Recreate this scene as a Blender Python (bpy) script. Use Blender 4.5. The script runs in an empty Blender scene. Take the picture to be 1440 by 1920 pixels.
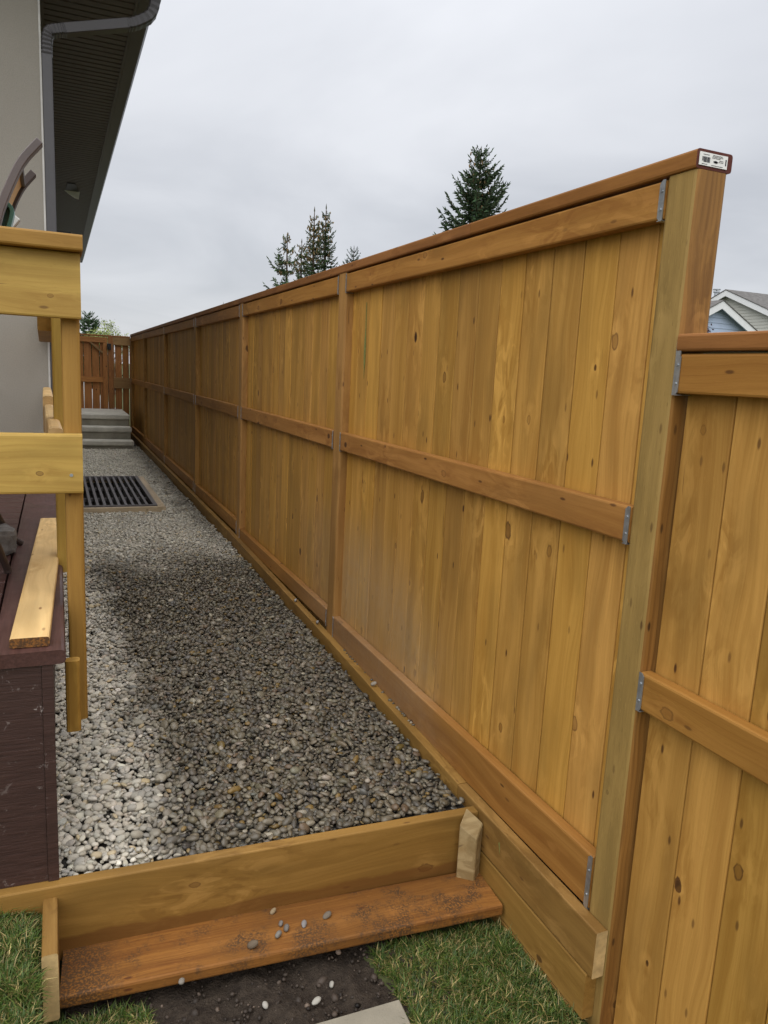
import bpy, bmesh, math, random
import numpy as np
from mathutils import Vector, Matrix
random.seed(7)
RNG = np.random.default_rng(11)
SC = bpy.context.scene
COL = SC.collection

# ------------------------------------------------------------------ camera
cam_d = bpy.data.cameras.new('camera')
cam = bpy.data.objects.new('camera', cam_d)
COL.objects.link(cam)
cam_d.sensor_fit = 'VERTICAL'
cam_d.sensor_height = 36.0
cam_d.lens = 1421.0 / 1920.0 * 36.0
cam_d.clip_start = 0.03
cam_d.clip_end = 2000.0
Rm = Matrix(((0.91904573, 0.02498202, -0.39335843),
             (-0.39107635, 0.18220603, -0.90214204),
             (0.04913495, 0.98294296, 0.17722555)))
cam.matrix_world = Rm.to_4x4()
SC.camera = cam

# ------------------------------------------------------------------ sky, sun, exposure
SUN_EL, SUN_AZ = math.radians(57), math.radians(219)      # azimuth clockwise from +Y: from behind-left
w = bpy.data.worlds.new('World')
SC.world = w
w.use_nodes = True
nt = w.node_tree
nt.nodes.clear()
def N(tree, typ, **kw):
    n = tree.nodes.new(typ)
    for k, v in kw.items():
        setattr(n, k, v)
    return n
def build_world():
    L = nt.links.new
    out = N(nt, 'ShaderNodeOutputWorld')
    bg = N(nt, 'ShaderNodeBackground')
    bg.inputs['Strength'].default_value = 0.1
    sky = N(nt, 'ShaderNodeTexSky', sky_type='NISHITA')
    sky.sun_disc = False
    sky.sun_elevation = SUN_EL
    sky.sun_rotation = SUN_AZ
    tc = N(nt, 'ShaderNodeTexCoord')
    sep = N(nt, 'ShaderNodeSeparateXYZ')
    L(tc.outputs['Generated'], sep.inputs[0])
    zz = N(nt, 'ShaderNodeMath', operation='MAXIMUM'); L(sep.outputs[2], zz.inputs[0]); zz.inputs[1].default_value = 0.0
    za = N(nt, 'ShaderNodeMath', operation='ADD'); L(zz.outputs[0], za.inputs[0]); za.inputs[1].default_value = 0.16
    dx = N(nt, 'ShaderNodeMath', operation='DIVIDE'); L(sep.outputs[0], dx.inputs[0]); L(za.outputs[0], dx.inputs[1])
    dy = N(nt, 'ShaderNodeMath', operation='DIVIDE'); L(sep.outputs[1], dy.inputs[0]); L(za.outputs[0], dy.inputs[1])
    cb = N(nt, 'ShaderNodeCombineXYZ'); L(dx.outputs[0], cb.inputs[0]); L(dy.outputs[0], cb.inputs[1])
    cb.inputs[2].default_value = 1.3
    n1 = N(nt, 'ShaderNodeTexNoise'); n1.inputs['Scale'].default_value = 0.75; n1.inputs['Detail'].default_value = 5; n1.inputs['Roughness'].default_value = 0.5
    n1.inputs['Distortion'].default_value = 0.5
    L(cb.outputs[0], n1.inputs['Vector'])
    rp = N(nt, 'ShaderNodeValToRGB')
    rp.color_ramp.elements[0].position = 0.33; rp.color_ramp.elements[0].color = (3.30, 3.41, 3.66, 1)
    rp.color_ramp.elements[1].position = 0.68; rp.color_ramp.elements[1].color = (4.65, 4.73, 4.95, 1)
    L(n1.outputs['Fac'], rp.inputs[0])
    # real overcast: zenith brighter than the horizon
    zp = N(nt, 'ShaderNodeMath', operation='POWER'); L(zz.outputs[0], zp.inputs[0]); zp.inputs[1].default_value = 2.2
    zr = N(nt, 'ShaderNodeMapRange'); L(zp.outputs[0], zr.inputs[0])
    zr.inputs[1].default_value = 0.0; zr.inputs[2].default_value = 1.0; zr.inputs[3].default_value = 0.95; zr.inputs[4].default_value = 2.75
    mu = N(nt, 'ShaderNodeVectorMath', operation='SCALE'); L(rp.outputs[0], mu.inputs[0]); L(zr.outputs[0], mu.inputs['Scale'])
    mx = N(nt, 'ShaderNodeMix', data_type='RGBA'); mx.inputs[0].default_value = 0.94
    L(sky.outputs[0], mx.inputs[6]); L(mu.outputs[0], mx.inputs[7])
    L(mx.outputs[2], bg.inputs['Color'])
    L(bg.outputs[0], out.inputs[0])
build_world()
sun_d = bpy.data.lights.new('sun', 'SUN')
sun_d.energy = 1.5
sun_d.angle = math.radians(95)
sun_d.color = (1.0, 0.965, 0.92)
sun = bpy.data.objects.new('sun', sun_d)
COL.objects.link(sun)
_sd = Vector((math.sin(SUN_AZ) * math.cos(SUN_EL), math.cos(SUN_AZ) * math.cos(SUN_EL), math.sin(SUN_EL)))
sun.rotation_euler = _sd.to_track_quat('Z', 'Y').to_euler()
SC.view_settings.view_transform = 'Standard'
SC.view_settings.look = 'None'
SC.view_settings.gamma = 1.0
SC.view_settings.use_curve_mapping = False
SC.view_settings.exposure = 0.77

# ------------------------------------------------------------------ helpers: objects
WM = {}
def thing(name, label, cat, loc=(0, 0, 0), group=None):
    o = bpy.data.objects.new(name, None)
    COL.objects.link(o)
    o.location = loc
    o.empty_display_size = 0.1
    o['label'] = label
    o['category'] = cat
    if group:
        o['group'] = group
    WM[o.name] = Matrix.Translation(Vector(loc))
    return o
def tag(o, label, cat, group=None):
    o['label'] = label; o['category'] = cat
    if group: o['group'] = group
    return o
def link(name, me, M=None, parent=None, mat=None):
    o = bpy.data.objects.new(name, me)
    COL.objects.link(o)
    if M is None: M = Matrix.Identity(4)
    if mat is not None and not me.materials:
        me.materials.append(mat)
    if parent is not None:
        o.parent = parent
        o.matrix_parent_inverse = Matrix.Identity(4)
        o.matrix_basis = WM[parent.name].inverted() @ M
    else:
        o.matrix_basis = M
    WM[o.name] = M.copy()
    return o
def mesh(name, verts, faces, mat=None, smooth=False):
    me = bpy.data.meshes.new(name)
    me.from_pydata([tuple(v) for v in verts], [], faces)
    if mat: me.materials.append(mat)
    if smooth:
        me.polygons.foreach_set('use_smooth', [True] * len(me.polygons))
    me.update()
    return me
def big_mesh(name, V, F, mat, tint=None, smooth=True):
    """V (n,3) float, F (m,k) int: a joined mesh built with numpy."""
    me = bpy.data.meshes.new(name)
    n, (m, k) = len(V), F.shape
    me.vertices.add(n); me.vertices.foreach_set('co', V.astype(np.float32).ravel())
    me.loops.add(m * k); me.loops.foreach_set('vertex_index', F.astype(np.int32).ravel())
    me.polygons.add(m)
    me.polygons.foreach_set('loop_start', np.arange(0, m * k, k, dtype=np.int32))
    if smooth: me.polygons.foreach_set('use_smooth', np.ones(m, dtype=bool))
    if tint is not None:
        a = me.attributes.new('tint', 'FLOAT_COLOR', 'POINT')
        c = np.ones((n, 4), np.float32); c[:, :3] = tint
        a.data.foreach_set('color', c.ravel())
    me.materials.append(mat)
    me.update(calc_edges=True)
    return me
class MB:
    """collects boxes, tubes and prisms into one mesh"""
    def __init__(s): s.v = []; s.f = []
    def add(s, vs, fs):
        b = len(s.v); s.v += [tuple(v) for v in vs]; s.f += [tuple(b + i for i in f) for f in fs]
    def box(s, x0, x1, y0, y1, z0, z1):
        s.add([(x0,y0,z0),(x1,y0,z0),(x1,y1,z0),(x0,y1,z0),(x0,y0,z1),(x1,y0,z1),(x1,y1,z1),(x0,y1,z1)],
              [(0,3,2,1),(4,5,6,7),(0,1,5,4),(1,2,6,5),(2,3,7,6),(3,0,4,7)])
    def tube(s, pts, r, n=8, cap=True, ry=None):
        pts = [Vector(p) for p in pts]
        rs = r if isinstance(r, (list, tuple)) else [r] * len(pts)
        b = len(s.v); prev = None
        for i, p in enumerate(pts):
            t = (pts[min(i+1, len(pts)-1)] - pts[max(i-1, 0)]).normalized()
            if prev is None:
                a = t.orthogonal().normalized()
            else:
                a = (prev - t * prev.dot(t)).normalized()
            prev = a; c = t.cross(a)
            for k in range(n):
                an = 2*math.pi*k/n
                s.v.append(tuple(p + a*math.cos(an)*rs[i] + c*math.sin(an)*rs[i]))
        for i in range(len(pts)-1):
            for k in range(n):
                k2 = (k+1) % n
                s.f.append((b+i*n+k, b+i*n+k2, b+(i+1)*n+k2, b+(i+1)*n+k))
        if cap:
            s.f.append(tuple(b+k for k in reversed(range(n))))
            e = b+(len(pts)-1)*n
            s.f.append(tuple(e+k for k in range(n)))
    def rect_tube(s, pts, wa, ha, side):
        """rectangular pipe along pts; side = direction of width wa"""
        pts = [Vector(p) for p in pts]; side = Vector(side).normalized(); b = len(s.v)
        for i, p in enumerate(pts):
            t = (pts[min(i+1, len(pts)-1)] - pts[max(i-1, 0)]).normalized()
            up = t.cross(side).normalized()
            for (u, v) in ((-1,-1),(1,-1),(1,1),(-1,1)):
                s.v.append(tuple(p + side*u*wa/2 + up*v*ha/2))
        for i in range(len(pts)-1):
            for k in range(4):
                k2 = (k+1) % 4
                s.f.append((b+i*4+k, b+i*4+k2, b+(i+1)*4+k2, b+(i+1)*4+k))
        e = b+(len(pts)-1)*4
        s.f.append((b+3, b+2, b+1, b)); s.f.append((e, e+1, e+2, e+3))
    def poly(s, prof, d0, d1, fn):
        """prism: profile (a,b) list, extruded from d0 to d1; fn(a,b,d)->xyz"""
        n = len(prof); vs = [fn(a, b, d0) for a, b in prof] + [fn(a, b, d1) for a, b in prof]
        fs = [tuple(range(n)), tuple(reversed(range(n, 2*n)))] + [(i, i+n, (i+1) % n + n, (i+1) % n) for i in range(n)]
        s.add(vs, fs)
    def build(s, name, mat, parent=None, smooth=False, bevel=0.0):
        me = mesh(name, s.v, s.f, mat, smooth)
        bm = bmesh.new(); bm.from_mesh(me)
        bmesh.ops.recalc_face_normals(bm, faces=bm.faces)
        if bevel > 0:
            bmesh.ops.bevel(bm, geom=[e for e in bm.edges], offset=bevel, segments=1, affect='EDGES', clamp_overlap=True)
        bm.to_mesh(me); bm.free()
        return link(name, me, None, parent)

LUM = {}
def lumber_mesh(name, L, W, T, mat, bev=0.003, endmat=None):
    key = (name, round(L, 3), round(W, 3), round(T, 3), mat.name, bev, endmat.name if endmat else '')
    if key in LUM: return LUM[key]
    b = min(bev*1.5, T*0.3); w2, t2 = W/2, T/2; k = b*0.293
    prof = [(-w2+b,-t2),(w2-b,-t2),(w2-k,-t2+k),(w2,-t2+b),(w2,t2-b),(w2-k,t2-k),(w2-b,t2),(-w2+b,t2),(-w2+k,t2-k),(-w2,t2-b),(-w2,-t2+b),(-w2+k,-t2+k)]
    n = len(prof)
    vs = [(-L/2, y, z) for y, z in prof] + [(L/2, y, z) for y, z in prof]
    fs = [tuple(reversed(range(n))), tuple(range(n, 2*n))] + [(i, (i+1) % n, (i+1) % n+n, i+n) for i in range(n)]
    me = mesh(name, vs, fs, mat)
    if endmat:
        me.materials.append(endmat); me.polygons[0].material_index = 1; me.polygons[1].material_index = 1
    LUM[key] = me
    return me
def lumber(parent, name, mat, p0, p1, width, thick, wdir, bev=0.003, endmat=None, flip=None):
    """one piece of timber from p0 to p1 (centre line); width lies along wdir, thickness across it"""
    p0, p1 = Vector(p0), Vector(p1)
    x = (p1-p0); L = x.length; x.normalize()
    if flip is None: flip = random.random() < 0.5
    y = Vector(wdir); y = (y - x*y.dot(x)).normalized()
    if flip: x = -x; 
    z = x.cross(y)
    M = Matrix(((x.x, y.x, z.x, 0), (x.y, y.y, z.y, 0), (x.z, y.z, z.z, 0), (0, 0, 0, 1)))
    M.translation = (p0+p1)/2
    return link(name, lumber_mesh(name, L, width, thick, mat, bev, endmat), M, parent)

# ------------------------------------------------------------------ helpers: materials
class MT:
    def __init__(s, name):
        s.m = bpy.data.materials.new(name); s.m.use_nodes = True
        s.t = s.m.node_tree; s.t.nodes.clear()
        s.out = s.t.nodes.new('ShaderNodeOutputMaterial'); s.b = s.t.nodes.new('ShaderNodeBsdfPrincipled')
        s.t.links.new(s.b.outputs[0], s.out.inputs[0])
    def n(s, typ, **kw): return N(s.t, typ, **kw)
    def L(s, a, b): s.t.links.new(a, b)
    def val(s, node_in, v):
        if hasattr(v, 'is_linked') or isinstance(v, bpy.types.NodeSocket): s.L(v, node_in)
        else: node_in.default_value = v
    def math(s, op, a, b=0.0, c=None, clamp=False):
        n = s.n('ShaderNodeMath', operation=op); n.use_clamp = clamp
        s.val(n.inputs[0], a); s.val(n.inputs[1], b)
        if c is not None: s.val(n.inputs[2], c)
        return n.outputs[0]
    def vmath(s, op, a, b=(0,0,0)):
        n = s.n('ShaderNodeVectorMath', operation=op)
        s.val(n.inputs[0], a)
        if op == 'SCALE': s.val(n.inputs['Scale'], b)
        else: s.val(n.inputs[1], b)
        return n.outputs['Value'] if op in ('LENGTH', 'DISTANCE', 'DOT_PRODUCT') else n.outputs[0]
    def mr(s, v, a, b, c=0.0, d=1.0, smooth=False):
        n = s.n('ShaderNodeMapRange'); n.interpolation_type = 'SMOOTHSTEP' if smooth else 'LINEAR'
        s.val(n.inputs[0], v); s.val(n.inputs[1], a); s.val(n.inputs[2], b); s.val(n.inputs[3], c); s.val(n.inputs[4], d)
        return n.outputs[0]
    def noise(s, vec, scale, detail=3, rough=0.55, dist=0.0):
        n = s.n('ShaderNodeTexNoise'); s.val(n.inputs['Vector'], vec)
        n.inputs['Scale'].default_value = scale; n.inputs['Detail'].default_value = detail
        n.inputs['Roughness'].default_value = rough; n.inputs['Distortion'].default_value = dist
        return n.outputs['Fac']
    def mix(s, f, a, b, mode='MIX'):
        n = s.n('ShaderNodeMix', data_type='RGBA', blend_type=mode)
        s.val(n.inputs[0], f)
        for i, v in ((6, a), (7, b)):
            if isinstance(v, tuple): n.inputs[i].default_value = (v[0], v[1], v[2], 1)
            else: s.L(v, n.inputs[i])
        return n.outputs[2]
    def sep(s, v):
        n = s.n('ShaderNodeSeparateXYZ'); s.L(v, n.inputs[0]); return n.outputs
    def comb(s, x, y, z):
        n = s.n('ShaderNodeCombineXYZ'); s.val(n.inputs[0], x); s.val(n.inputs[1], y); s.val(n.inputs[2], z); return n.outputs[0]
    def bump(s, h, strength=0.3, dist=0.002):
        n = s.n('ShaderNodeBump'); n.inputs['Strength'].default_value = strength; n.inputs['Distance'].default_value = dist
        s.L(h, n.inputs['Height']); s.L(n.outputs[0], s.b.inputs['Normal'])
    def fin(s, col, rough=0.6, spec=0.4, metal=0.0):
        if isinstance(col, tuple): s.b.inputs['Base Color'].default_value = (*col, 1)
        else: s.L(col, s.b.inputs['Base Color'])
        s.val(s.b.inputs['Roughness'], rough); s.b.inputs['Specular IOR Level'].default_value = spec
        s.b.inputs['Metallic'].default_value = metal
        return s.m
    def obj(s): return s.n('ShaderNodeTexCoord').outputs['Object']
    def pos(s): return s.n('ShaderNodeNewGeometry').outputs['Position']
    def rnd(s): return s.n('ShaderNodeObjectInfo').outputs['Random']

def wood(name, base, dark, knotc=None, vary=0.16, knots=0.35, rings=0.4, fibre=0.35, rough=0.58, spec=0.3, dust=None,
         blotch=None, blot=0.5, dirt=None, foot=None, fleck=0.35, cell=(0.36, 0.135), kr=(0.0035, 0.0155)):
    """timber: object X runs along the grain, Y across the face"""
    s = MT(name)
    oc = s.obj(); r = s.rnd()
    off = s.comb(s.math('MULTIPLY', r, 37.3), s.math('MULTIPLY', r, 91.7), s.math('MULTIPLY', r, 53.1))
    P = s.vmath('ADD', oc, off)
    px, py, pz = s.sep(P)
    pv = s.math('ADD', py, pz)
    Pk = s.comb(s.math('DIVIDE', px, cell[0]), s.math('DIVIDE', pv, cell[1]), 0.0)
    vo = s.n('ShaderNodeTexVoronoi', voronoi_dimensions='2D'); s.L(Pk, vo.inputs['Vector']); vo.inputs['Scale'].default_value = 1.0
    vo.inputs['Randomness'].default_value = 0.9
    df = s.vmath('MULTIPLY', s.vmath('SUBTRACT', Pk, vo.outputs['Position']), (cell[0]*0.62, cell[1], 0))
    d = s.vmath('LENGTH', df)
    cr, cg, cbl = s.sep(vo.outputs['Color'])
    ex = s.math('LESS_THAN', cr, knots)
    rad = s.mr(cg, 0, 1, kr[0], kr[1])
    kn = s.noise(s.comb(s.math('MULTIPLY', px, 45.0), s.math('MULTIPLY', pv, 70.0), 0.0), 1.0, 2, 0.6)
    kn2 = s.noise(s.comb(s.math('MULTIPLY', px, 16.0), s.math('MULTIPLY', pv, 22.0), 3.0), 1.0, 2, 0.5)
    q = s.math('MULTIPLY', s.math('DIVIDE', d, rad), s.math('ADD', s.math('MULTIPLY', kn2, 1.3), s.math('MULTIPLY', kn, 0.9)))
    kmask = s.math('MULTIPLY', s.mr(q, 1.15, 0.75, 0, 1, True), ex)
    kring = s.math('MULTIPLY', s.math('MULTIPLY', s.mr(q, 0.75, 1.0, 0, 1, True), s.mr(q, 1.35, 1.05, 0, 1, True)), ex)
    halo = s.math('MULTIPLY', s.mr(q, 5.0, 1.0, 0, 1, True), ex)
    dxx, dyy, _ = s.sep(df)
    # grain flows round the knots
    bend = s.math('MULTIPLY', s.math('MULTIPLY', dyy, halo), -0.55)
    wav = s.math('MULTIPLY', s.math('SUBTRACT', s.noise(s.comb(s.math('MULTIPLY', px, 1.5), s.math('MULTIPLY', py, 5), pz), 1.0, 2), 0.5), 0.11)
    gy = s.math('ADD', s.math('ADD', py, bend), wav)
    gz = s.math('ADD', gy, s.math('MULTIPLY', pz, 0.8))
    ph = s.math('FRACT', s.math('MULTIPLY', gz, 62.0))
    ring = s.mr(ph, 0.25, 1.0, 0, 1, True)
    ring = s.math('MULTIPLY', ring, s.mr(ph, 1.0, 0.93, 0, 1))
    ringamt = s.mr(s.noise(s.comb(s.math('MULTIPLY', px, 0.8), s.math('MULTIPLY', py, 9), pz), 1.0, 2), 0.35, 0.7, 0.15, 1.0)
    fib = s.noise(s.comb(s.math('MULTIPLY', px, 5.0), s.math('MULTIPLY', gy, 230.0), s.math('MULTIPLY', pz, 230.0)), 1.0, 3, 0.6)
    strk = s.noise(s.comb(s.math('MULTIPLY', px, 1.1), s.math('MULTIPLY', gy, 38.0), s.math('MULTIPLY', pz, 30.0)), 1.0, 3, 0.55)
    blo = s.noise(s.comb(s.math('MULTIPLY', px, 2.2), s.math('MULTIPLY', py, 7.0), s.math('MULTIPLY', pz, 7.0)), 1.0, 3, 0.5)
    col = s.mix(s.math('MULTIPLY', s.math('MULTIPLY', ring, ringamt), rings), base, dark)
    col = s.mix(s.math('MULTIPLY', s.mr(strk, 0.40, 0.74, 0, 1), 0.42), col, dark)
    lt = tuple(min(0.95, c*1.32+0.012) for c in base)
    col = s.mix(s.math('MULTIPLY', s.mr(strk, 0.5, 0.25, 0, 1), 0.32), col, lt)
    col = s.mix(s.math('MULTIPLY', s.mr(fib, 0.45, 0.75, 0, 1), fibre), col, dark)
    wide = s.noise(s.comb(s.math('MULTIPLY', px, 0.9), s.math('MULTIPLY', gy, 17.0), s.math('MULTIPLY', pz, 12.0)), 1.0, 2, 0.5)
    col = s.mix(s.mr(wide, 0.50, 0.68, 0, 0.44, True), col, dark)
    col = s.mix(s.mr(wide, 0.48, 0.32, 0, 0.30, True), col, lt)
    curl = s.noise(s.comb(s.math('MULTIPLY', px, 7.0), s.math('MULTIPLY', py, 19.0), s.math('MULTIPLY', pz, 19.0)), 1.0, 3, 0.55, 1.2)
    near = s.mr(s.noise(s.comb(s.math('MULTIPLY', px, 1.6), s.math('MULTIPLY', pv, 3.0), 7.0), 1.0, 2), 0.5, 0.66, 0, 1, True)
    col = s.mix(s.math('MULTIPLY', s.math('MULTIPLY', near, s.mr(curl, 0.52, 0.62, 0, 1, True)), 0.62), col, dark)
    col = s.mix(s.math('MULTIPLY', s.math('MULTIPLY', near, s.mr(curl, 0.48, 0.38, 0, 1, True)), 0.58), col, lt)
    kc0 = knotc or tuple(c*0.3 for c in dark)
    bc = blotch or tuple(c*0.55 for c in base)
    col = s.mix(s.math('MULTIPLY', s.mr(blo, 0.47, 0.72, 0, 1, True), blot), col, bc)
    hb = s.math('MULTIPLY', s.mr(q, 9.0, 1.2, 0, 1, True), ex)
    col = s.mix(s.math('MULTIPLY', s.math('MULTIPLY', hb, s.mr(curl, 0.52, 0.64, 0, 1, True)), 0.55), col, dark)
    col = s.mix(s.math('MULTIPLY', s.math('MULTIPLY', hb, s.mr(curl, 0.48, 0.36, 0, 1, True)), 0.40), col, lt)
    # fine checks: thin dark splits along the grain
    ck = s.noise(s.comb(s.math('MULTIPLY', px, 2.6), s.math('MULTIPLY', gy, 95.0), s.math('MULTIPLY', pz, 95.0)), 1.0, 2, 0.5)
    col = s.mix(s.mr(ck, 0.735, 0.79, 0, 0.7, True), col, kc0)
    # pale flare of wild grain beside knots
    col = s.mix(s.math('MULTIPLY', s.math('MULTIPLY', halo, s.mr(blo, 0.35, 0.6, 0, 1)), 0.45), col, lt)
    kc = knotc or tuple(c*0.3 for c in dark)
    km = tuple(0.5*(a+b) for a, b in zip(dark, kc))
    col = s.mix(s.math('MULTIPLY', kmask, s.mr(cbl, 0, 1, 0.15, 1.0)), col, s.mix(s.math('GREATER_THAN', cbl, 0.8), km, tuple(c*0.6 for c in kc)))
    col = s.mix(s.math('MULTIPLY', kring, s.mr(cbl, 0, 1, 0.35, 0.95)), col, kc)
    # pin knots and nicks
    tail = s.math('MULTIPLY', s.math('MULTIPLY', s.mr(s.math('ABSOLUTE', dyy), 0.012, 0.002, 0, 1, True), s.mr(s.math('ABSOLUTE', dxx), 0.085, 0.01, 0, 1, True)), s.math('MULTIPLY', ex, s.mr(kn2, 0.45, 0.6, 0, 0.55)))
    col = s.mix(tail, col, dark)
    v2 = s.n('ShaderNodeTexVoronoi', voronoi_dimensions='2D'); v2.inputs['Scale'].default_value = 1.0
    s.L(s.comb(s.math('MULTIPLY', px, 4.5), s.math('MULTIPLY', pv, 13.0), 0.0), v2.inputs['Vector'])
    ncr, _, _ = s.sep(v2.outputs['Color'])
    pin = s.math('MULTIPLY', s.mr(v2.outputs['Distance'], 0.075, 0.03, 0, 1, True), s.math('LESS_THAN', ncr, 0.35))
    col = s.mix(s.math('MULTIPLY', pin, s.mr(ncr, 0, 0.35, 0.95, 0.3)), col, kc)
    # board to board
    # deep pores and flecks of rough sawn wood
    fl = s.noise(s.comb(s.math('MULTIPLY', px, 38.0), s.math('MULTIPLY', py, 330.0), s.math('MULTIPLY', pz, 330.0)), 1.0, 2, 0.5)
    col = s.mix(s.mr(fl, 0.64, 0.76, 0, fleck), col, dark)
    col = s.mix(s.mr(fl, 0.34, 0.24, 0, fleck*0.7), col, lt)
    hs = s.n('ShaderNodeHueSaturation'); s.L(col, hs.inputs['Color'])
    r2 = s.math('FRACT', s.math('MULTIPLY', r, 17.77)); r3 = s.math('FRACT', s.math('MULTIPLY', r, 71.3))
    s.L(s.mr(r2, 0, 1, 1-vary, 1+vary*0.9), hs.inputs['Value'])
    s.L(s.mr(r3, 0, 1, 0.4975, 0.5022), hs.inputs['Hue'])
    s.L(s.mr(r3, 0, 1, 0.985, 1.012), hs.inputs['Saturation'])
    col = hs.outputs[0]
    if dust:
        # splash of dried dust low on the boards, in world space
        wx, wy, wz = s.sep(s.pos())
        nz = s.noise(s.comb(wy, s.math('MULTIPLY', wz, 0.7), wx), 5.0, 4, 0.65)
        ny = s.math('MULTIPLY', s.math('SUBTRACT', nz, 0.5), 0.55)
        yy = s.math('ADD', wy, ny)
        top = s.mr(yy, 2.3, 3.1, -1.02, -0.78)
        m = s.math('MULTIPLY', s.mr(yy, 2.15, 2.75, 0, 1, True), s.mr(yy, 4.6, 3.6, 0, 1, True))
        m = s.math('MULTIPLY', m, s.mr(s.math('SUBTRACT', s.math('ADD', wz, s.math('MULTIPLY', ny, 0.6)), top), 0.22, -0.22, 0, 1, True))
        m = s.math('MULTIPLY', m, s.mr(nz, 0.2, 0.62, 0.45, 1.0))
        m = s.math('MULTIPLY', m, s.mr(s.noise(s.comb(s.math('MULTIPLY', wy, 9), s.math('MULTIPLY', wz, 3.5), 0), 6.0, 3, 0.7), 0.3, 0.65, 0.55, 1.0))
        col = s.mix(s.math('MULTIPLY', m, s.mr(r2, 0, 1, 0.38, 0.68)), col, dust)
    if foot:
        # damp foot of the plank: an uneven tide mark along its lower edge
        fx, fy, fz = s.sep(oc)
        tn = s.noise(s.comb(s.math('MULTIPLY', fx, 3.0), 0.0, 2.0), 1.0, 4, 0.55)
        lim = s.math('ADD', -0.098, s.math('MULTIPLY', tn, 0.10))
        fm = s.mr(s.math('SUBTRACT', fy, lim), 0.008, -0.006, 0, 1, True)
        col = s.mix(s.math('MULTIPLY', fm, 0.75), col, foot)
    if dirt:
        wp = s.pos()
        dn = s.noise(wp, 7.0, 5, 0.7); dn2 = s.noise(wp, 160.0, 2, 0.6)
        wx, wy, wz = s.sep(wp)
        lf_ = s.mr(s.math('ADD', wx, s.math('MULTIPLY', s.math('SUBTRACT', s.noise(wp, 9.0, 4, 0.7), 0.5), 0.30)), 0.17, 0.03, 0, 1, True)
        dm = s.math('MULTIPLY', s.math('MAXIMUM', s.mr(dn, 0.47, 0.64, 0, 1, True), lf_), s.mr(dn2, 0.36, 0.56, 0.0, 1.0, True))
        wetn = s.mr(s.noise(wp, 4.0, 3, 0.5), 0.45, 0.65, 0, 0.45, True)
        col = s.mix(wetn, col, tuple(c*0.45 for c in base))
        col = s.mix(s.math('MULTIPLY', dm, 0.85), col, dirt)
    rg = s.math('ADD', rough-0.08, s.math('MULTIPLY', fib, 0.16))
    h = s.math('ADD', s.math('MULTIPLY', fib, 0.5), s.math('MULTIPLY', ring, -0.25))
    h = s.math('SUBTRACT', h, s.math('MULTIPLY', kring, 0.5))
    s.bump(h, 0.35, 0.0012)
    return s.fin(col, rg, spec)

def plain(name, col, rough=0.6, spec=0.4, metal=0.0, var=0.15, scale=8.0, bump=0.0, bscale=200.0, bdist=0.002):
    s = MT(name)
    p = s.obj()
    n = s.noise(p, scale, 4, 0.6)
    c = s.mix(s.mr(n, 0.3, 0.7, 0, 1), tuple(x*(1-var) for x in col), tuple(min(1, x*(1+var)) for x in col))
    if bump: s.bump(s.noise(p, bscale, 3, 0.6), bump, bdist)
    return s.fin(c, rough, spec, metal)
def tinted(name, rough=0.7, spec=0.3, trans=0.0, wetmask=False, objcol=False):
    s = MT(name)
    if objcol: c = s.n('ShaderNodeObjectInfo').outputs['Color']
    else: c = s.n('ShaderNodeAttribute', attribute_name='tint').outputs['Color']
    rg = rough
    if wetmask:
        wx, wy, wz = s.sep(s.pos())
        n1 = s.math('MULTIPLY', s.math('SUBTRACT', s.noise(s.comb(wx, wy, 0), 2.6, 4, 0.6), 0.5), 0.5)
        n2 = s.math('MULTIPLY', s.math('SUBTRACT', s.noise(s.comb(wx, wy, 5.0), 1.0, 4, 0.6), 0.5), 2.2)
        edge = s.mr(wy, 2.0, 5.0, 0.25, 0.17)
        m1 = s.mr(s.math('ADD', s.math('SUBTRACT', wx, edge), n1), -0.07, 0.16, 0, 1, True)
        m2 = s.mr(s.math('ADD', wy, n2), 6.1, 5.0, 0, 1, True)
        m3 = s.math('MULTIPLY', s.mr(s.math('ADD', wx, s.math('MULTIPLY', n1, 0.9)), 0.98, 1.22, 0, 0.75, True), s.mr(wy, 6.5, 8.0, 0.6, 1.0))
        wet = s.math('MAXIMUM', s.math('MULTIPLY', m1, m2), m3)
        gr = s.noise(s.pos(), 90.0, 3, 0.6)
        wetc = s.mix(1.0, c, (0.37, 0.342, 0.285), 'MULTIPLY')
        dry_lit = s.mix(0.52, s.mix(1.0, c, (1.35, 1.33, 1.26), 'MULTIPLY'), (0.54, 0.51, 0.435))
        dry_lit = s.mix(s.mr(wy, 5.5, 8.5, 0, 0.5), dry_lit, (0.66, 0.63, 0.54))  # far gravel painted paler, brightness put into the colour against the eave's shade
        c = s.mix(wet, dry_lit, wetc)
        c = s.mix(s.mr(gr, 0.4, 0.75, 0, 0.3), c, s.mix(1.0, c, (0.6, 0.58, 0.52), 'MULTIPLY'))
        rg = s.mr(wet, 0, 1, 0.85, 0.38)
    return s.fin(c, rg, spec)

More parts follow.
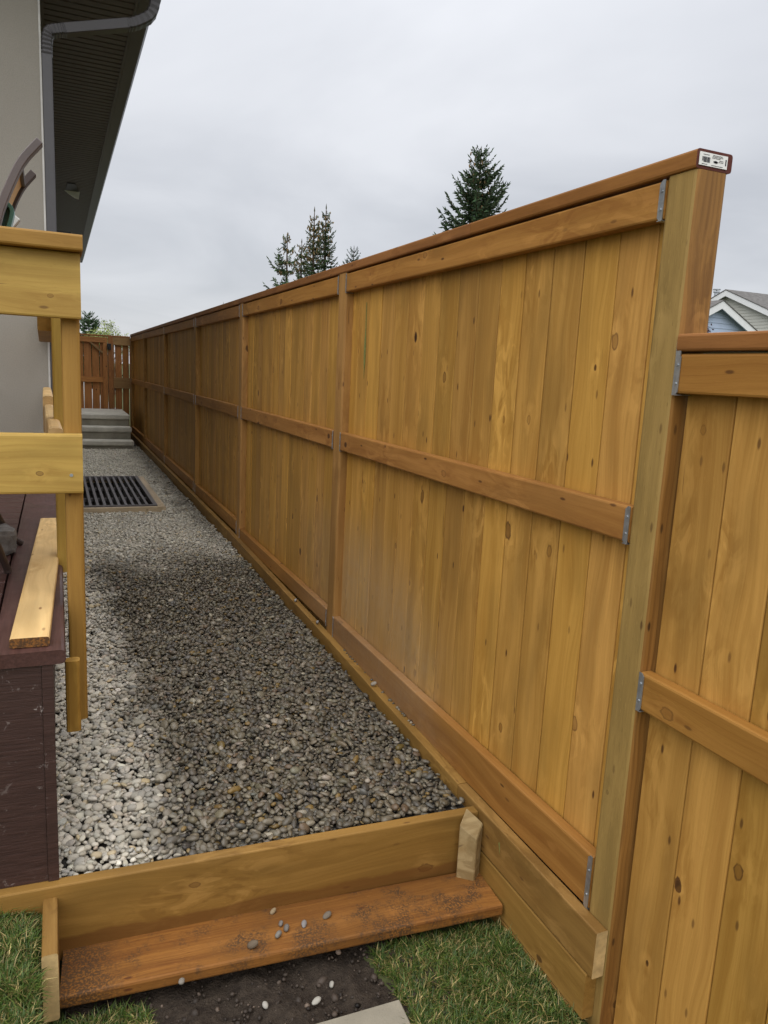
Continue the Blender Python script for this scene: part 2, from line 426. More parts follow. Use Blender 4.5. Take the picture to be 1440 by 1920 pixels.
# fence timbers
M_board = wood('stained_fence_board', (0.470, 0.252, 0.055), (0.300, 0.138, 0.022), (0.060, 0.020, 0.007), vary=0.17, knots=0.36, rings=0.34, dust=(0.43, 0.31, 0.185))
M_rail = wood('stained_rail', (0.340, 0.160, 0.034), (0.225, 0.088, 0.016), (0.06, 0.02, 0.007), vary=0.10, knots=0.25, rings=0.25, cell=(0.5, 0.08), dust=(0.36, 0.27, 0.18))
M_cap = wood('stained_cap', (0.290, 0.122, 0.028), (0.175, 0.064, 0.013), (0.055, 0.018, 0.006), vary=0.10, knots=0.22, rings=0.25, cell=(0.45, 0.08))
M_post = wood('green_tinged_post', (0.325, 0.208, 0.060), (0.205, 0.130, 0.036), (0.10, 0.05, 0.016), vary=0.06, knots=0.22, rings=0.15, fibre=0.5, fleck=0.85)
M_postside = wood('brown_post_side', (0.300, 0.148, 0.032), (0.120, 0.050, 0.010), (0.03, 0.012, 0.005), vary=0.04, knots=0.25, rings=0.9, cell=(0.4, 0.09))
M_post2 = wood('stained_post', (0.375, 0.200, 0.055), (0.240, 0.112, 0.026), (0.06, 0.02, 0.007), vary=0.08, knots=0.2, rings=0.2)
M_end = plain('red_painted_end_grain', (0.10, 0.030, 0.022), 0.7, 0.2, var=0.2, scale=40)
M_ret = wood('retaining_timber', (0.275, 0.152, 0.036), (0.180, 0.090, 0.019), (0.10, 0.045, 0.014), vary=0.08, knots=0.25, rings=0.2, fibre=0.3)
M_riser = wood('riser_timber', (0.268, 0.145, 0.033), (0.170, 0.083, 0.017), (0.09, 0.035, 0.011), vary=0.04, knots=0.35, rings=0.2, fibre=0.3, foot=(0.135, 0.055, 0.012))
M_retend = plain('pale_sawn_end', (0.52, 0.37, 0.17), 0.8, 0.2, var=0.25, scale=30, bump=0.4, bscale=150)
M_tread = wood('orange_rough_plank', (0.290, 0.122, 0.025), (0.125, 0.040, 0.008), (0.07, 0.016, 0.006), vary=0.04, knots=0.22, rings=0.15, fibre=0.75, rough=0.7, fleck=0.9, dirt=(0.060, 0.034, 0.017), kr=(0.006, 0.015))
M_yellow = wood('yellow_treated_timber', (0.470, 0.310, 0.070), (0.320, 0.182, 0.036), (0.10, 0.045, 0.015), vary=0.07, knots=0.35, rings=0.4, fibre=0.3, cell=(0.24, 0.12), kr=(0.004, 0.010))
M_yellowdk = wood('amber_treated_timber', (0.370, 0.205, 0.040), (0.255, 0.128, 0.022), (0.08, 0.03, 0.01), vary=0.06, knots=0.2, rings=0.25)
M_pale = wood('pale_loose_timber', (0.640, 0.440, 0.190), (0.510, 0.300, 0.100), (0.20, 0.09, 0.03), vary=0.03, knots=0.25, rings=0.25, fibre=0.2)
M_grey = wood('weathered_stub', (0.310, 0.225, 0.110), (0.215, 0.140, 0.058), (0.10, 0.06, 0.03), vary=0.05, knots=0.2, rings=0.2, blotch=(0.24, 0.14, 0.045), blot=0.9)
M_wellfr = wood('well_frame_timber', (0.56, 0.45, 0.30), (0.42, 0.32, 0.19), vary=0.06, knots=0.15, rings=0.15)
M_gate = wood('red_brown_gate_board', (0.380, 0.165, 0.048), (0.230, 0.085, 0.022), (0.05, 0.015, 0.006), vary=0.2, knots=0.3, rings=0.3)
M_gategrey = wood('greyed_rail', (0.270, 0.160, 0.060), (0.170, 0.095, 0.034), vary=0.08, knots=0.2, rings=0.3)
# deck
def deckmat():
    s = MT('dark_red_deck_stain')
    p = s.vmath('ADD', s.obj(), s.comb(s.math('MULTIPLY', s.rnd(), 31.0), 0.0, 0.0))
    px, py, pz = s.sep(p)
    g = s.noise(s.comb(s.math('MULTIPLY', px, 6), s.math('MULTIPLY', py, 120), s.math('MULTIPLY', pz, 120)), 1.0, 4, 0.65)
    c = s.mix(s.mr(g, 0.3, 0.7, 0, 1), (0.044, 0.018, 0.015), (0.086, 0.038, 0.031))
    b = s.noise(p, 6.0, 3, 0.5)
    c = s.mix(s.mr(b, 0.45, 0.7, 0, 0.5), c, (0.105, 0.052, 0.044))
    s.bump(g, 0.5, 0.0015)
    return s.fin(c, s.mr(b, 0.35, 0.65, 0.30, 0.58), 0.45)
M_deck = deckmat()
def skirtmat():
    s = MT('scuffed_dark_red_panel')
    p = s.obj(); px, py, pz = s.sep(p)
    g = s.noise(s.comb(s.math('MULTIPLY', px, 9), s.math('MULTIPLY', py, 150), s.math('MULTIPLY', pz, 150)), 1.0, 4, 0.7)
    c = s.mix(s.mr(g, 0.3, 0.7, 0, 1), (0.034, 0.0165, 0.0135), (0.064, 0.032, 0.026))
    sp = s.noise(p, 26.0, 6, 0.75, 0.6)
    sc = s.noise(p, 5.0, 2, 0.5)
    m = s.math('MULTIPLY', s.mr(sp, 0.585, 0.66, 0, 1, True), s.mr(sc, 0.42, 0.58, 0.1, 1))
    m2 = s.math('MULTIPLY', s.mr(g, 0.66, 0.76, 0, 1), s.mr(sp, 0.5, 0.6, 0, 0.6))
    c = s.mix(s.math('MULTIPLY', s.math('MAXIMUM', m, m2), 0.6), c, (0.48, 0.42, 0.39))
    s.bump(g, 0.8, 0.002)
    return s.fin(c, 0.5, 0.4)
M_skirt = skirtmat()
# masonry, metal, plastic
def stuccomat():
    s = MT('grey_beige_stucco')
    p = s.obj()
    n = s.noise(p, 1.2, 3, 0.5); f = s.noise(p, 140.0, 4, 0.65)
    c = s.mix(s.mr(n, 0.3, 0.7, 0, 1), (0.275, 0.255, 0.220), (0.312, 0.290, 0.250))
    c = s.mix(s.mr(f, 0.45, 0.75, 0, 0.25), c, (0.16, 0.15, 0.13))
    s.bump(f, 0.6, 0.003)
    return s.fin(c, 0.9, 0.2)
M_stucco = stuccomat()
def concretemat(name, col):
    s = MT(name); p = s.obj()
    n = s.noise(p, 5.0, 5, 0.6); f = s.noise(p, 220.0, 3, 0.6)
    c = s.mix(s.mr(n, 0.3, 0.7, 0, 1), tuple(x*0.78 for x in col), tuple(x*1.15 for x in col))
    c = s.mix(s.mr(f, 0.55, 0.75, 0, 0.4), c, tuple(x*0.5 for x in col))
    s.bump(f, 0.4, 0.0015)
    return s.fin(c, 0.85, 0.25)
M_conc = concretemat('step_concrete', (0.56, 0.54, 0.47))
M_concdk = concretemat('riser_concrete', (0.33, 0.31, 0.25))
M_paver = concretemat('paver_concrete', (0.30, 0.275, 0.215))
M_drive = concretemat('driveway_concrete', (0.27, 0.265, 0.25))
M_soffit = plain('dark_brown_soffit', (0.110, 0.092, 0.090), 0.55, 0.35, var=0.12, scale=3, bump=0.1, bscale=300)
M_gutter = plain('dark_grey_gutter', (0.046, 0.042, 0.044), 0.42, 0.5, var=0.10, scale=4)
M_down = plain('grey_downspout', (0.072, 0.069, 0.073), 0.45, 0.5, var=0.08, scale=5)
M_trim = plain('pale_corner_bead', (0.50, 0.49, 0.46), 0.6, 0.3)
M_flap = plain('white_vent_flap', (0.80, 0.79, 0.75), 0.6, 0.3)
M_dark = plain('black_plastic', (0.012, 0.012, 0.012), 0.5, 0.4)
M_galv = plain('galvanised_steel', (0.46, 0.49, 0.52), 0.42, 0.5, metal=0.85, var=0.22, scale=60)
M_grate = plain('grey_painted_grate', (0.125, 0.116, 0.118), 0.55, 0.4, var=0.2, scale=12)
M_pit = plain('well_pit', (0.015, 0.013, 0.012), 0.9, 0.1)
M_chair = plain('taupe_chair_frame', (0.100, 0.078, 0.074), 0.45, 0.5, var=0.12, scale=15)
M_chairdk = plain('brown_chair_frame', (0.055, 0.038, 0.033), 0.5, 0.4, var=0.12, scale=15)
M_sling = plain('tan_sling_fabric', (0.66, 0.46, 0.25), 0.85, 0.2, var=0.12, scale=60, bump=0.3, bscale=500)
M_green = plain('green_moulded_plastic', (0.09, 0.23, 0.19), 0.32, 0.5, var=0.12, scale=10)
M_slate = plain('grey_split_stone', (0.17, 0.16, 0.15), 0.8, 0.3, var=0.4, scale=25, bump=0.8, bscale=60, bdist=0.006)
M_white = plain('white_tag_paper', (0.78, 0.78, 0.75), 0.6, 0.3, var=0.04, scale=60)
M_ink = plain('black_ink', (0.05, 0.05, 0.055), 0.6, 0.3)
M_red = plain('red_marker_plastic', (0.65, 0.03, 0.035), 0.5, 0.4)
M_gpaint = plain('green_marker_paint', (0.20, 0.205, 0.06), 0.6, 0.3, var=0.35, scale=80)
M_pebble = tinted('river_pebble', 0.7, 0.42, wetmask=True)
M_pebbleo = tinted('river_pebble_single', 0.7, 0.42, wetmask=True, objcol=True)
M_loose = tinted('loose_pebble_stone', 0.75, 0.3, objcol=True)
M_grass = tinted('grass_blade', 0.5, 0.35)
M_needle = tinted('spruce_needles', 0.7, 0.25)
M_leaf = tinted('deciduous_leaf', 0.6, 0.3)
M_bark = plain('bark', (0.085, 0.062, 0.045), 0.9, 0.2, var=0.35, scale=20)
def soilmat():
    s = MT('dark_soil'); p = s.pos()
    n = s.noise(p, 30.0, 5, 0.7); f = s.noise(p, 140.0, 3, 0.6)
    c = s.mix(s.mr(n, 0.3, 0.7, 0, 1), (0.020, 0.014, 0.010), (0.062, 0.047, 0.034))
    c = s.mix(s.mr(f, 0.68, 0.74, 0, 0.6), c, (0.22, 0.18, 0.13))
    s.bump(s.math('ADD', n, s.math('MULTIPLY', f, 0.35)), 1.0, 0.02)
    return s.fin(c, 0.85, 0.25)
M_soil = soilmat()
def groundmat():
    s = MT('lawn_ground'); p = s.pos()
    n = s.noise(p, 0.8, 5, 0.6); f = s.noise(p, 45.0, 3, 0.6)
    c = s.mix(s.mr(n, 0.3, 0.7, 0, 1), (0.040, 0.060, 0.018), (0.085, 0.095, 0.034))
    c = s.mix(s.mr(f, 0.45, 0.7, 0, 0.6), c, (0.028, 0.028, 0.012))
    s.bump(f, 0.6, 0.01)
    return s.fin(c, 0.9, 0.2)
M_ground = groundmat()
def gravbase():
    s = MT('gravel_base'); p = s.pos()
    v = s.n('ShaderNodeTexVoronoi'); s.L(p, v.inputs['Vector']); v.inputs['Scale'].default_value = 55
    c = s.mix(s.mr(v.outputs['Distance'], 0.0, 0.6, 0, 1), (0.075, 0.068, 0.058), (0.022, 0.019, 0.016))
    return s.fin(c, 0.8, 0.3)
M_gbase = gravbase()

# ------------------------------------------------------------------ the ground
def zg(y):                                   # top of the gravel bed
    return -1.432 + 0.014*np.clip(np.asarray(y, float)-2.0, 0, 3.2)
def sheet(name, mat, x0, x1, y0, y1, z, nx=1, ny=1, amp=0.0, kind='structure'):
    vs, fs = [], []
    for j in range(ny+1):
        for i in range(nx+1):
            x = x0+(x1-x0)*i/nx; y = y0+(y1-y0)*j/ny
            zz = z(x, y) if callable(z) else z
            vs.append((x, y, zz + (random.uniform(-amp, amp) if amp else 0)))
    for j in range(ny):
        for i in range(nx):
            a = j*(nx+1)+i
            fs.append((a, a+1, a+nx+2, a+nx+1))
    o = link(name, mesh(name, vs, fs, mat, smooth=amp > 0))
    if kind: o['kind'] = kind
    return o
sheet('ground', M_ground, -900, 900, -900, 1200, -1.80, 1, 1)
lawn = sheet('lawn', M_ground, -4.0, 1.30, -2.2, 2.0, -1.725, 40, 32, 0.004)
def soilz(x, y): return -1.706 + 0.008*math.sin(x*31+y*17)
soil = sheet('soil', M_soil, -0.02, 0.98, 1.35, 2.03, soilz, 60, 42, 0.006)
sheet('soil', M_soil, 1.2985, 1.46, 1.452, 15.1, -1.430, 1, 6)
gb = sheet('gravel_bed', M_gbase, -0.06, 1.262, 2.04, 15.2, lambda x, y: float(zg(y))-0.022, 2, 24)
sheet('driveway', M_drive, -6.0, 1.2, 15.6, 60.0, -1.00, 1, 1)
sheet('far_yard', M_ground, 1.62, 60.0, -8.0, 90.0, -1.60, 1, 1)

# ------------------------------------------------------------------ tall fence
FX = 1.30
TH = 0.038
BX = FX+TH+0.003                              # front of the boards
POSTS = [1.405, 3.625, 5.865, 7.965, 10.43, 12.90, 15.19]
fence = thing('tall_fence', 'tall golden brown board fence with a flat cap, running along the gravel path', 'fence', (FX+0.04, 8.2, -1.5))
def box_post(parent, name, x0, x1, y0, y1, z0, z1, mat, side=None):
    b = 0.006
    me = lumber_mesh(name, z1-z0, y1-y0, x1-x0, mat, b)
    M = Matrix(((0, 0, 1, (x0+x1)/2), (0, -1, 0, (y0+y1)/2), (1, 0, 0, (z0+z1)/2), (0, 0, 0, 1)))
    if side is not None:                      # squared up the other way, so that its figured face looks along the path
        me = lumber_mesh(name+' end', z1-z0, x1-x0, y1-y0, mat, b).copy(); me.name = name
        me.materials.append(side)
        for p in me.polygons:
            if abs(p.normal.z) > 0.9: p.material_index = 1
        M = Matrix(((0, -1, 0, (x0+x1)/2), (0, 0, -1, (y0+y1)/2), (1, 0, 0, (z0+z1)/2), (0, 0, 0, 1)))
    return link(name, me, M, parent)
for i, y in enumerate(POSTS):
    if i == 0:
        box_post(fence, 'post', FX, FX+0.089, 1.362, 1.452, -1.95, 0.4785, M_post, M_postside)
    else:
        wv = 0.102 if i < 3 else 0.10
        box_post(fence, 'post', FX-0.002, FX+0.089, y-wv/2, y+wv/2, -1.80, 0.4785, M_post2 if i > 1 else M_post2)
caps = [1.362, 2.36, 5.95, 9.55, 13.0, 15.27]
for a, b in zip(caps[:-1], caps[1:]):
    c = lumber(fence, 'cap_rail', M_cap, (FX+0.046, a+0.0008, 0.500), (FX+0.046, b-0.0008, 0.500), 0.104, 0.0405, (1, 0, 0), 0.004, flip=False,
               endmat=M_end if a < 1.5 else None)
    if a < 1.5: firstcap = c
rail_z = [(0.387, 0.473), (-0.381, -0.290)]
botz = [(-1.4045, -1.250), (-1.334, -1.243), (-1.300, -1.200), (-1.292, -1.19), (-1.288, -1.185), (-1.284, -1.18)]
def hanger(rail, yend, z0, z1, sgn, xf=FX, wid=0.017):
    """galvanised fence bracket folded over a rail end; sgn = direction along Y away from the post"""
    mb = MB()
    c = 0.008
    y0, y1 = yend+0.0005*sgn, yend+wid*sgn
    prof = [(y0, z0-0.004), (y1-c*sgn, z0-0.004), (y1, z0-0.004+c), (y1, z1+0.001-c), (y1-c*sgn, z1+0.001), (y0, z1+0.001)]
    mb.poly(prof, xf-0.0042, xf-0.0022, lambda a, b, d: (d, a, b))
    mb.poly([(xf-0.004, z0-0.004), (xf+0.036, z0-0.004), (xf+0.036, z0-0.0022), (xf-0.004, z0-0.0022)], y0, y1, lambda a, b, d: (a, d, b))
    o = mb.build('hanger', M_galv, rail)
    for zz in (z0+0.25*(z1-z0), z0+0.72*(z1-z0)):
        mb = MB(); ym = (y0+y1)/2
        mb.tube([(xf-0.0042, ym, zz), (xf-0.0062, ym, zz)], 0.0032, 8)
        mb.build('screw', M_galv, rail)
for i in range(len(POSTS)-1):
    y0 = POSTS[i]+0.0475 if i == 0 else POSTS[i]+0.052
    y1 = POSTS[i+1]-0.052
    for (z0, z1) in rail_z+[botz[i]]:
        tl = 0.0
        rl = lumber(fence, 'rail', M_rail, (FX+TH/2-0.001, y0, (z0+z1)/2), (FX+TH/2-0.001, y1, (z0+z1)/2), z1-z0, TH, (0, 0, 1), 0.004)
        if i < 4:
            hanger(rl, y0, z0, z1, 1, wid=0.017 if i == 0 else 0.010)
            hanger(rl, y1, z0, z1, -1, wid=0.008)
    # boards of this bay, run behind the rails and the posts
rr = random.Random(3)
y = 1.364
boards = []
while y < 15.2:
    wv = rr.choice((0.139, 0.139, 0.139, 0.139, 0.137))
    g = rr.choice((0.0022, 0.003, 0.0038, 0.005)) if y < 6 else 0.003
    dx = rr.uniform(-0.0012, 0.0022)
    inpost = any(abs(y+wv/2-p) < 0.04 for p in POSTS[:1])
    o = lumber(fence, 'board', M_board, (BX+0.0095+dx, y+g/2+wv/2, -1.45), (BX+0.0095+dx, y+g/2+wv/2, 0.470), wv-0.0004, 0.019, (0, 1, 0), 0.0018)
    y += wv+g
# green marker streak on a board beside the second post
mb = MB()
mb.poly([(3.395, 0.33), (3.389, 0.33), (3.386, 0.20), (3.379, 0.13), (3.381, 0.05), (3.388, 0.02), (3.389, -0.02), (3.392, 0.02), (3.400, 0.06), (3.402, 0.13), (3.394, 0.21)],
        BX-0.0016, BX-0.0030, lambda a, b, d: (d, a, b))
mb.build('paint_streak', M_gpaint, fence)
# lumber tag with a barcode on the cap's end
tg = MB()
ty = 1.3622
tg.box(FX+0.0005, FX+0.082, ty-0.0014, ty-0.0003, 0.4865, 0.5135)
tag_o = tg.build('price_tag', M_white, firstcap)
ink = MB()
def ib(x0, x1, z0, z1): ink.box(FX+x0, FX+x1, ty-0.0019, ty-0.00145, z0, z1)
xx = 0.008
rb = random.Random(5)
while xx < 0.031:
    wbar = rb.choice((0.0006, 0.0009, 0.0014)); ib(xx, xx+wbar, 0.4935+(0.002 if xx < 0.012 else 0.0), 0.5045); xx += wbar+rb.choice((0.0006, 0.0010))
for (a, b, z) in ((0.010, 0.028, 0.5085), (0.008, 0.024, 0.4890), (0.038, 0.066, 0.5095), (0.037, 0.068, 0.5068), (0.036, 0.060, 0.5040), (0.058, 0.070, 0.5005), (0.056, 0.070, 0.4975), (0.036, 0.069, 0.4888)):
    q = a
    while q < b:
        e = min(b, q+rb.uniform(0.0015, 0.004)); ib(q, e, z, z+0.0011); q = e+0.0008
ib(0.041, 0.054, 0.4955, 0.4985); ib(0.044, 0.051, 0.4945, 0.4995)
ib(0.0755, 0.0785, 0.4935, 0.5065)
ink.build('barcode', M_ink, tag_o)['kind'] = 'stuff'

# ------------------------------------------------------------------ low fence (continues towards the camera)
low = thing('low_fence', 'lower fence section of golden boards at the right edge, beside the tall end post', 'fence', (FX+0.04, 0.3, -1.5))
LY0, LY1 = -0.95, 1.3615
lumber(low, 'cap_rail', M_cap, (FX+0.046, LY0-0.09, 0.1055), (FX+0.046, LY1-0.004, 0.1055), 0.104, 0.039, (1, 0, 0), 0.004)
for (z0, z1) in ((-0.008, 0.081), (-0.778, -0.684), (-1.80, -1.715)):
    rl = lumber(low, 'rail', M_rail, (FX+TH/2-0.001, LY0, (z0+z1)/2), (FX+TH/2-0.001, LY1-0.002, (z0+z1)/2), z1-z0, TH, (0, 0, 1), 0.004)
    hanger(rl, LY1-0.002, z0, z1, -1, wid=0.017)
mb = MB(); mb.box(FX-0.004, FX-0.0018, 1.345, 1.360, 0.078, 0.108); mb.build('bracket_tab', M_galv, low)
y = LY1-0.006
while y > LY0:
    o = lumber(low, 'board', M_board, (BX+0.0095+random.uniform(-.001, .001), y-0.0695, -1.765), (BX+0.0095, y-0.0695, 0.078), 0.1385, 0.019, (0, 1, 0), 0.002)
    y -= 0.1415
box_post(low, 'post', FX, FX+0.089, LY0-0.092, LY0-0.002, -1.9, 0.085, M_post)

# ------------------------------------------------------------------ retaining planks under the fence
ret = thing('retaining_plank_wall', 'stacked yellow brown retaining planks under the tall fence, holding back the gravel', 'retaining wall', (1.28, 3.0, -1.7))
RX = 1.2805
def plank(a, b, za, zb, h, x=RX, mat=M_ret, e=None, t=0.037):
    lumber(ret, 'plank', mat, (x, a, za-h/2), (x, b, zb-h/2), h, t, (0, 0, 1), 0.0025, endmat=e, flip=False)
plank(1.368, 2.125, -1.4060, -1.3990, 0.1385, e=M_retend)
plank(1.390, 2.40, -1.5480, -1.5450, 0.139, mat=M_ret)
plank(1.440, 2.40, -1.690, -1.688, 0.139)
plank(2.128, 3.815, -1.3975, -1.3530, 0.139)
plank(3.818, 6.10, -1.3520, -1.3110, 0.139)
plank(6.103, 9.60, -1.3110, -1.3000, 0.139)
plank(9.603, 13.1, -1.3000, -1.2950, 0.139)
plank(13.103, 15.1, -1.2950, -1.290, 0.139)
mb = MB()
mb.poly([(1.842, -1.4430), (1.848, -1.4500), (1.842, -1.462), (1.836, -1.482), (1.838, -1.462)], RX-0.0189, RX-0.0196, lambda a, b, d: (d, a, b))
mb.build('paint_mark', M_gpaint, ret)

# ------------------------------------------------------------------ timber step
step = thing('timber_step', 'timber garden step with an upright riser plank and a muddy orange tread plank', 'step', (0.6, 1.95, -1.7))
lumber(step, 'riser', M_riser, (-0.62, 2.076, -1.5345), (1.2605, 1.998, -1.5345), 0.235, 0.038, (0, 0, 1), 0.003)
lumber(step, 'tread', M_tread, (-0.026, 1.958, -1.639), (1.257, 1.874, -1.639), 0.190, 0.038, (0, 1, 0), 0.005)
lumber(step, 'side_board', M_ret, (-0.050, 2.050, -1.545), (-0.050, 1.815, -1.545), 0.19, 0.038, (0, 0, 1), 0.004, endmat=M_retend)
mb = MB()
# stub post with a roof cut: a 4x4 set at 45 degrees
cx, cy, r = 1.2175, 1.944, 0.043
base = [(cx-r, cy+0.005), (cx+0.004, cy-r*0.75), (cx+r, cy+0.0), (cx+0.002, cy+r)]
vs = [(a, b, -1.70) for a, b in base]+[(base[0][0], base[0][1], -1.432), (base[1][0], base[1][1], -1.470), (base[2][0], base[2][1], -1.437), (base[3][0], base[3][1], -1.398)]
mb.add(vs, [(3, 2, 1, 0), (4, 5, 6, 7), (0, 1, 5, 4), (1, 2, 6, 5), (2, 3, 7, 6), (3, 0, 4, 7)])
so = mb.build('stub_post', M_grey, step, bevel=0.003)

# ------------------------------------------------------------------ pebbles
def ico(sub):
    bm = bmesh.new(); bmesh.ops.create_icosphere(bm, subdivisions=sub, radius=1.0)
    V = np.array([v.co[:] for v in bm.verts]); F = np.array([[v.index for v in f.verts] for f in bm.faces]); bm.free()
    return V, F
ICO1, ICO2 = ico(1), ico(2)
PAL = np.array([(0.40,0.37,0.32),(0.32,0.30,0.265),(0.26,0.245,0.22),(0.47,0.44,0.38),(0.36,0.32,0.25),(0.22,0.21,0.20),(0.55,0.52,0.46),(0.30,0.27,0.21),(0.29,0.30,0.31),(0.46,0.33,0.13),(0.78,0.75,0.68),(0.38,0.29,0.22),(0.17,0.165,0.165)])
PW = np.array([.16,.15,.13,.10,.10,.08,.06,.08,.05,.035,.035,.025,.02]); PW /= PW.sum()
def pebble_cloud(P, S, rng, base):
    """P (n,3) centres, S (n,3) semi-axes -> V, F, tint"""
    BV, BF = base; n = len(P); k = len(BV)
    ax = rng.normal(size=(n, 3)) * np.array([1, 1, 0.0]); ax /= np.linalg.norm(ax, axis=1)[:, None]
    tilt = np.abs(rng.normal(0, 0.36, n)); yaw = rng.uniform(0, 2*np.pi, n)
    lump = rng.normal(0, 0.19, (n, 6))
    V = np.repeat(BV[None], n, 0)
    # irregular outline
    m = 1 + lump[:, 0:1]*V[:, :, 0]*V[:, :, 1]*1.6 + lump[:, 1:2]*V[:, :, 0] + lump[:, 2:3]*V[:, :, 1]*V[:, :, 2] + lump[:, 3:4]*(V[:, :, 0]**2-V[:, :, 1]**2)
    V = V*m[:, :, None]*S[:, None, :]
    c, s_ = np.cos(yaw)[:, None], np.sin(yaw)[:, None]
    x = V[:, :, 0]*c-V[:, :, 1]*s_; y_ = V[:, :, 0]*s_+V[:, :, 1]*c; V = np.stack([x, y_, V[:, :, 2]], 2)
    ct, st = np.cos(tilt)[:, None, None], np.sin(tilt)[:, None, None]
    A = ax[:, None, :]
    V = V*ct + np.cross(np.repeat(A, k, 1), V)*st + A*(np.sum(A*V, 2, keepdims=True))*(1-ct)
    V += P[:, None, :]
    tint = PAL[rng.choice(len(PAL), n, p=PW)]*rng.uniform(0.78, 1.22, (n, 1))*(1+rng.normal(0, 0.02, (n, 3)))
    F = (BF[None]+(np.arange(n)*k)[:, None, None]).reshape(-1, 3)
    return V.reshape(-1, 3), F, np.repeat(tint, k, 0), tint
def scatter(y0, y1, sp, rng, x0=-0.05, x1=1.252):
    xs = np.arange(x0+sp*0.35, x1-sp*0.2, sp); ys = np.arange(y0, y1, sp*0.95)
    X, Y = np.meshgrid(xs, ys); X[1::2] += sp*0.5
    X = X.ravel()+rng.normal(0, sp*0.24, X.size); Y = Y.ravel()+rng.normal(0, sp*0.24, Y.size)
    k = (X > x0+0.004) & (X < x1) & (Y > y0+0.0)
    k &= ~((X > 0.145) & (X < 0.945) & (Y > 7.42) & (Y < 9.48))
    k &= ~((X < 1.10) & (Y > 12.98))
    k &= ~((X > 1.12) & (Y < 2.11) & (Y < 2.05))
    return X[k], Y[k]
parts_V, parts_F, parts_T = [], [], []
nv = 0
def add_layer(y0, y1, sp, lift, size, base, rng):
    global nv
    X, Y = scatter(y0, y1, sp, rng); n = len(X)
    a = size*np.exp(rng.normal(0, 0.34, n)).clip(0.5, 1.9); b = a*rng.uniform(0.55, 0.92, n); c = a*rng.uniform(0.32, 0.62, n)
    P = np.stack([X, Y, zg(Y)+lift+rng.uniform(-0.005, 0.005, n)+0.006*np.sin(X*9+Y*3.1)*np.cos(Y*6.3-X*2)], 1)
    S = np.stack([a, b, c], 1)
    return P, S
def commit(P, S, base, rng):
    global nv
    V, F, T, _ = pebble_cloud(P, S, rng, base)
    parts_V.append(V); parts_F.append(F+nv); parts_T.append(T); nv += len(V)
riser_y = lambda x: 2.097 - 0.0415*(x+0.03)+0.001
for (y0, y1, sp, size, base) in ((2.06, 4.0, 0.0190, 0.0110, ICO2), (4.0, 7.5, 0.0200, 0.0117, ICO1), (7.5, 13.3, 0.025, 0.0150, ICO1)):
    P, S = add_layer(y0, y1, sp, -0.014, size, base, RNG)
    k = P[:, 1] > riser_y(P[:, 0]); commit(P[k], S[k], base, RNG)
    P, S = add_layer(y0, y1, sp*1.22, -0.001, size*1.03, base, RNG)
    k = P[:, 1] > riser_y(P[:, 0])-0.004; P, S = P[k], S[k]
    if y0 < 3:
        vis = P[:, 0] > -0.01
        idx = np.where(vis)[0]; idx = idx[np.argsort(P[idx, 1]+0.0*P[idx, 0])][:300]
        near = np.zeros(len(P), bool); near[idx] = True
        nearP, nearS = P[near], S[near]
        commit(P[~near], S[~near], base, RNG)
    else:
        commit(P, S, base, RNG)
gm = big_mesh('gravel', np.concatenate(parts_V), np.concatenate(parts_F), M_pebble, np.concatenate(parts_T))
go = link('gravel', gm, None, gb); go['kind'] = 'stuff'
# the 300 pebbles that show largest, one by one
PM = []
for k in range(14):
    V, F, T, _ = pebble_cloud(np.zeros((1, 3)), np.array([[1.0, random.uniform(.62, .9), random.uniform(.36, .6)]]), RNG, ICO2)
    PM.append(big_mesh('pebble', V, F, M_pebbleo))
for p, sz in zip(nearP, nearS):
    M = Matrix.Translation(Vector(p)) @ Matrix.Rotation(random.uniform(0, 6.28), 4, 'Z') @ Matrix.Diagonal((sz[0], sz[0], sz[0], 1))
    o = link('pebble', random.choice(PM), M, gb)
    t = PAL[RNG.choice(len(PAL), p=PW)]*RNG.uniform(0.8, 1.2); o.color = (*[float(c) for c in t], 1)
# loose pebbles, each a thing
PL = []
for k in range(6):
    V, F, T, _ = pebble_cloud(np.zeros((1, 3)), np.array([[1.0, random.uniform(.7, .9), random.uniform(.5, .65)]]), np.random.default_rng(50+k), ico(3))
    PL.append(big_mesh('loose_pebble', V, F, M_loose))
def loose(x, y, z, a, col, lab, cat='pebble', grp='loose pebbles on the step', k=None, rz=None, name='loose_pebble'):
    me = PL[random.randrange(6) if k is None else k]
    zmin = min(v.co.z for v in me.vertices)
    o = link(name, me, Matrix.Translation((x, y, z-zmin*a*0.9)) @ Matrix.Rotation(random.uniform(-0.6, 0.6) if rz is None else rz, 4, 'Z') @ Matrix.Diagonal((a, a, a, 1)))
    o.color = (*col, 1)
    return tag(o, lab, cat, grp)
TZ = -1.620
loose(0.567, 1.985, TZ, 0.010, (0.26, 0.20, 0.12), 'small tan pebble on the tread close against the riser plank, nearest the riser')
loose(0.573, 1.925, TZ, 0.010, (0.17, 0.155, 0.14), 'smallest dark pebble at the back of the trio on the orange tread')
loose(0.583, 1.900, TZ, 0.0125, (0.15, 0.135, 0.12), 'dark brown grey pebble in the middle of the trio on the orange tread')
loose(0.553, 1.882, TZ, 0.013, (0.19, 0.18, 0.16), 'flat grey pebble at the left front of the trio on the orange tread')
loose(0.636, 1.900, TZ, 0.0102, (0.21, 0.20, 0.195), 'pale round grey pebble lying alone just right of the trio on the tread')
loose(0.710, 1.912, TZ, 0.0125, (0.15, 0.125, 0.095), 'brown grey pebble rightmost on the tread plank')
loose(0.478, 1.866, TZ, 0.0155, (0.13, 0.10, 0.068), 'flat muddy stone in the middle of the tread, biggest on the plank')
loose(0.268, 1.806, TZ, 0.0105, (0.20, 0.18, 0.15), 'small grey pebble at the front left edge of the tread')
SZ = -1.702
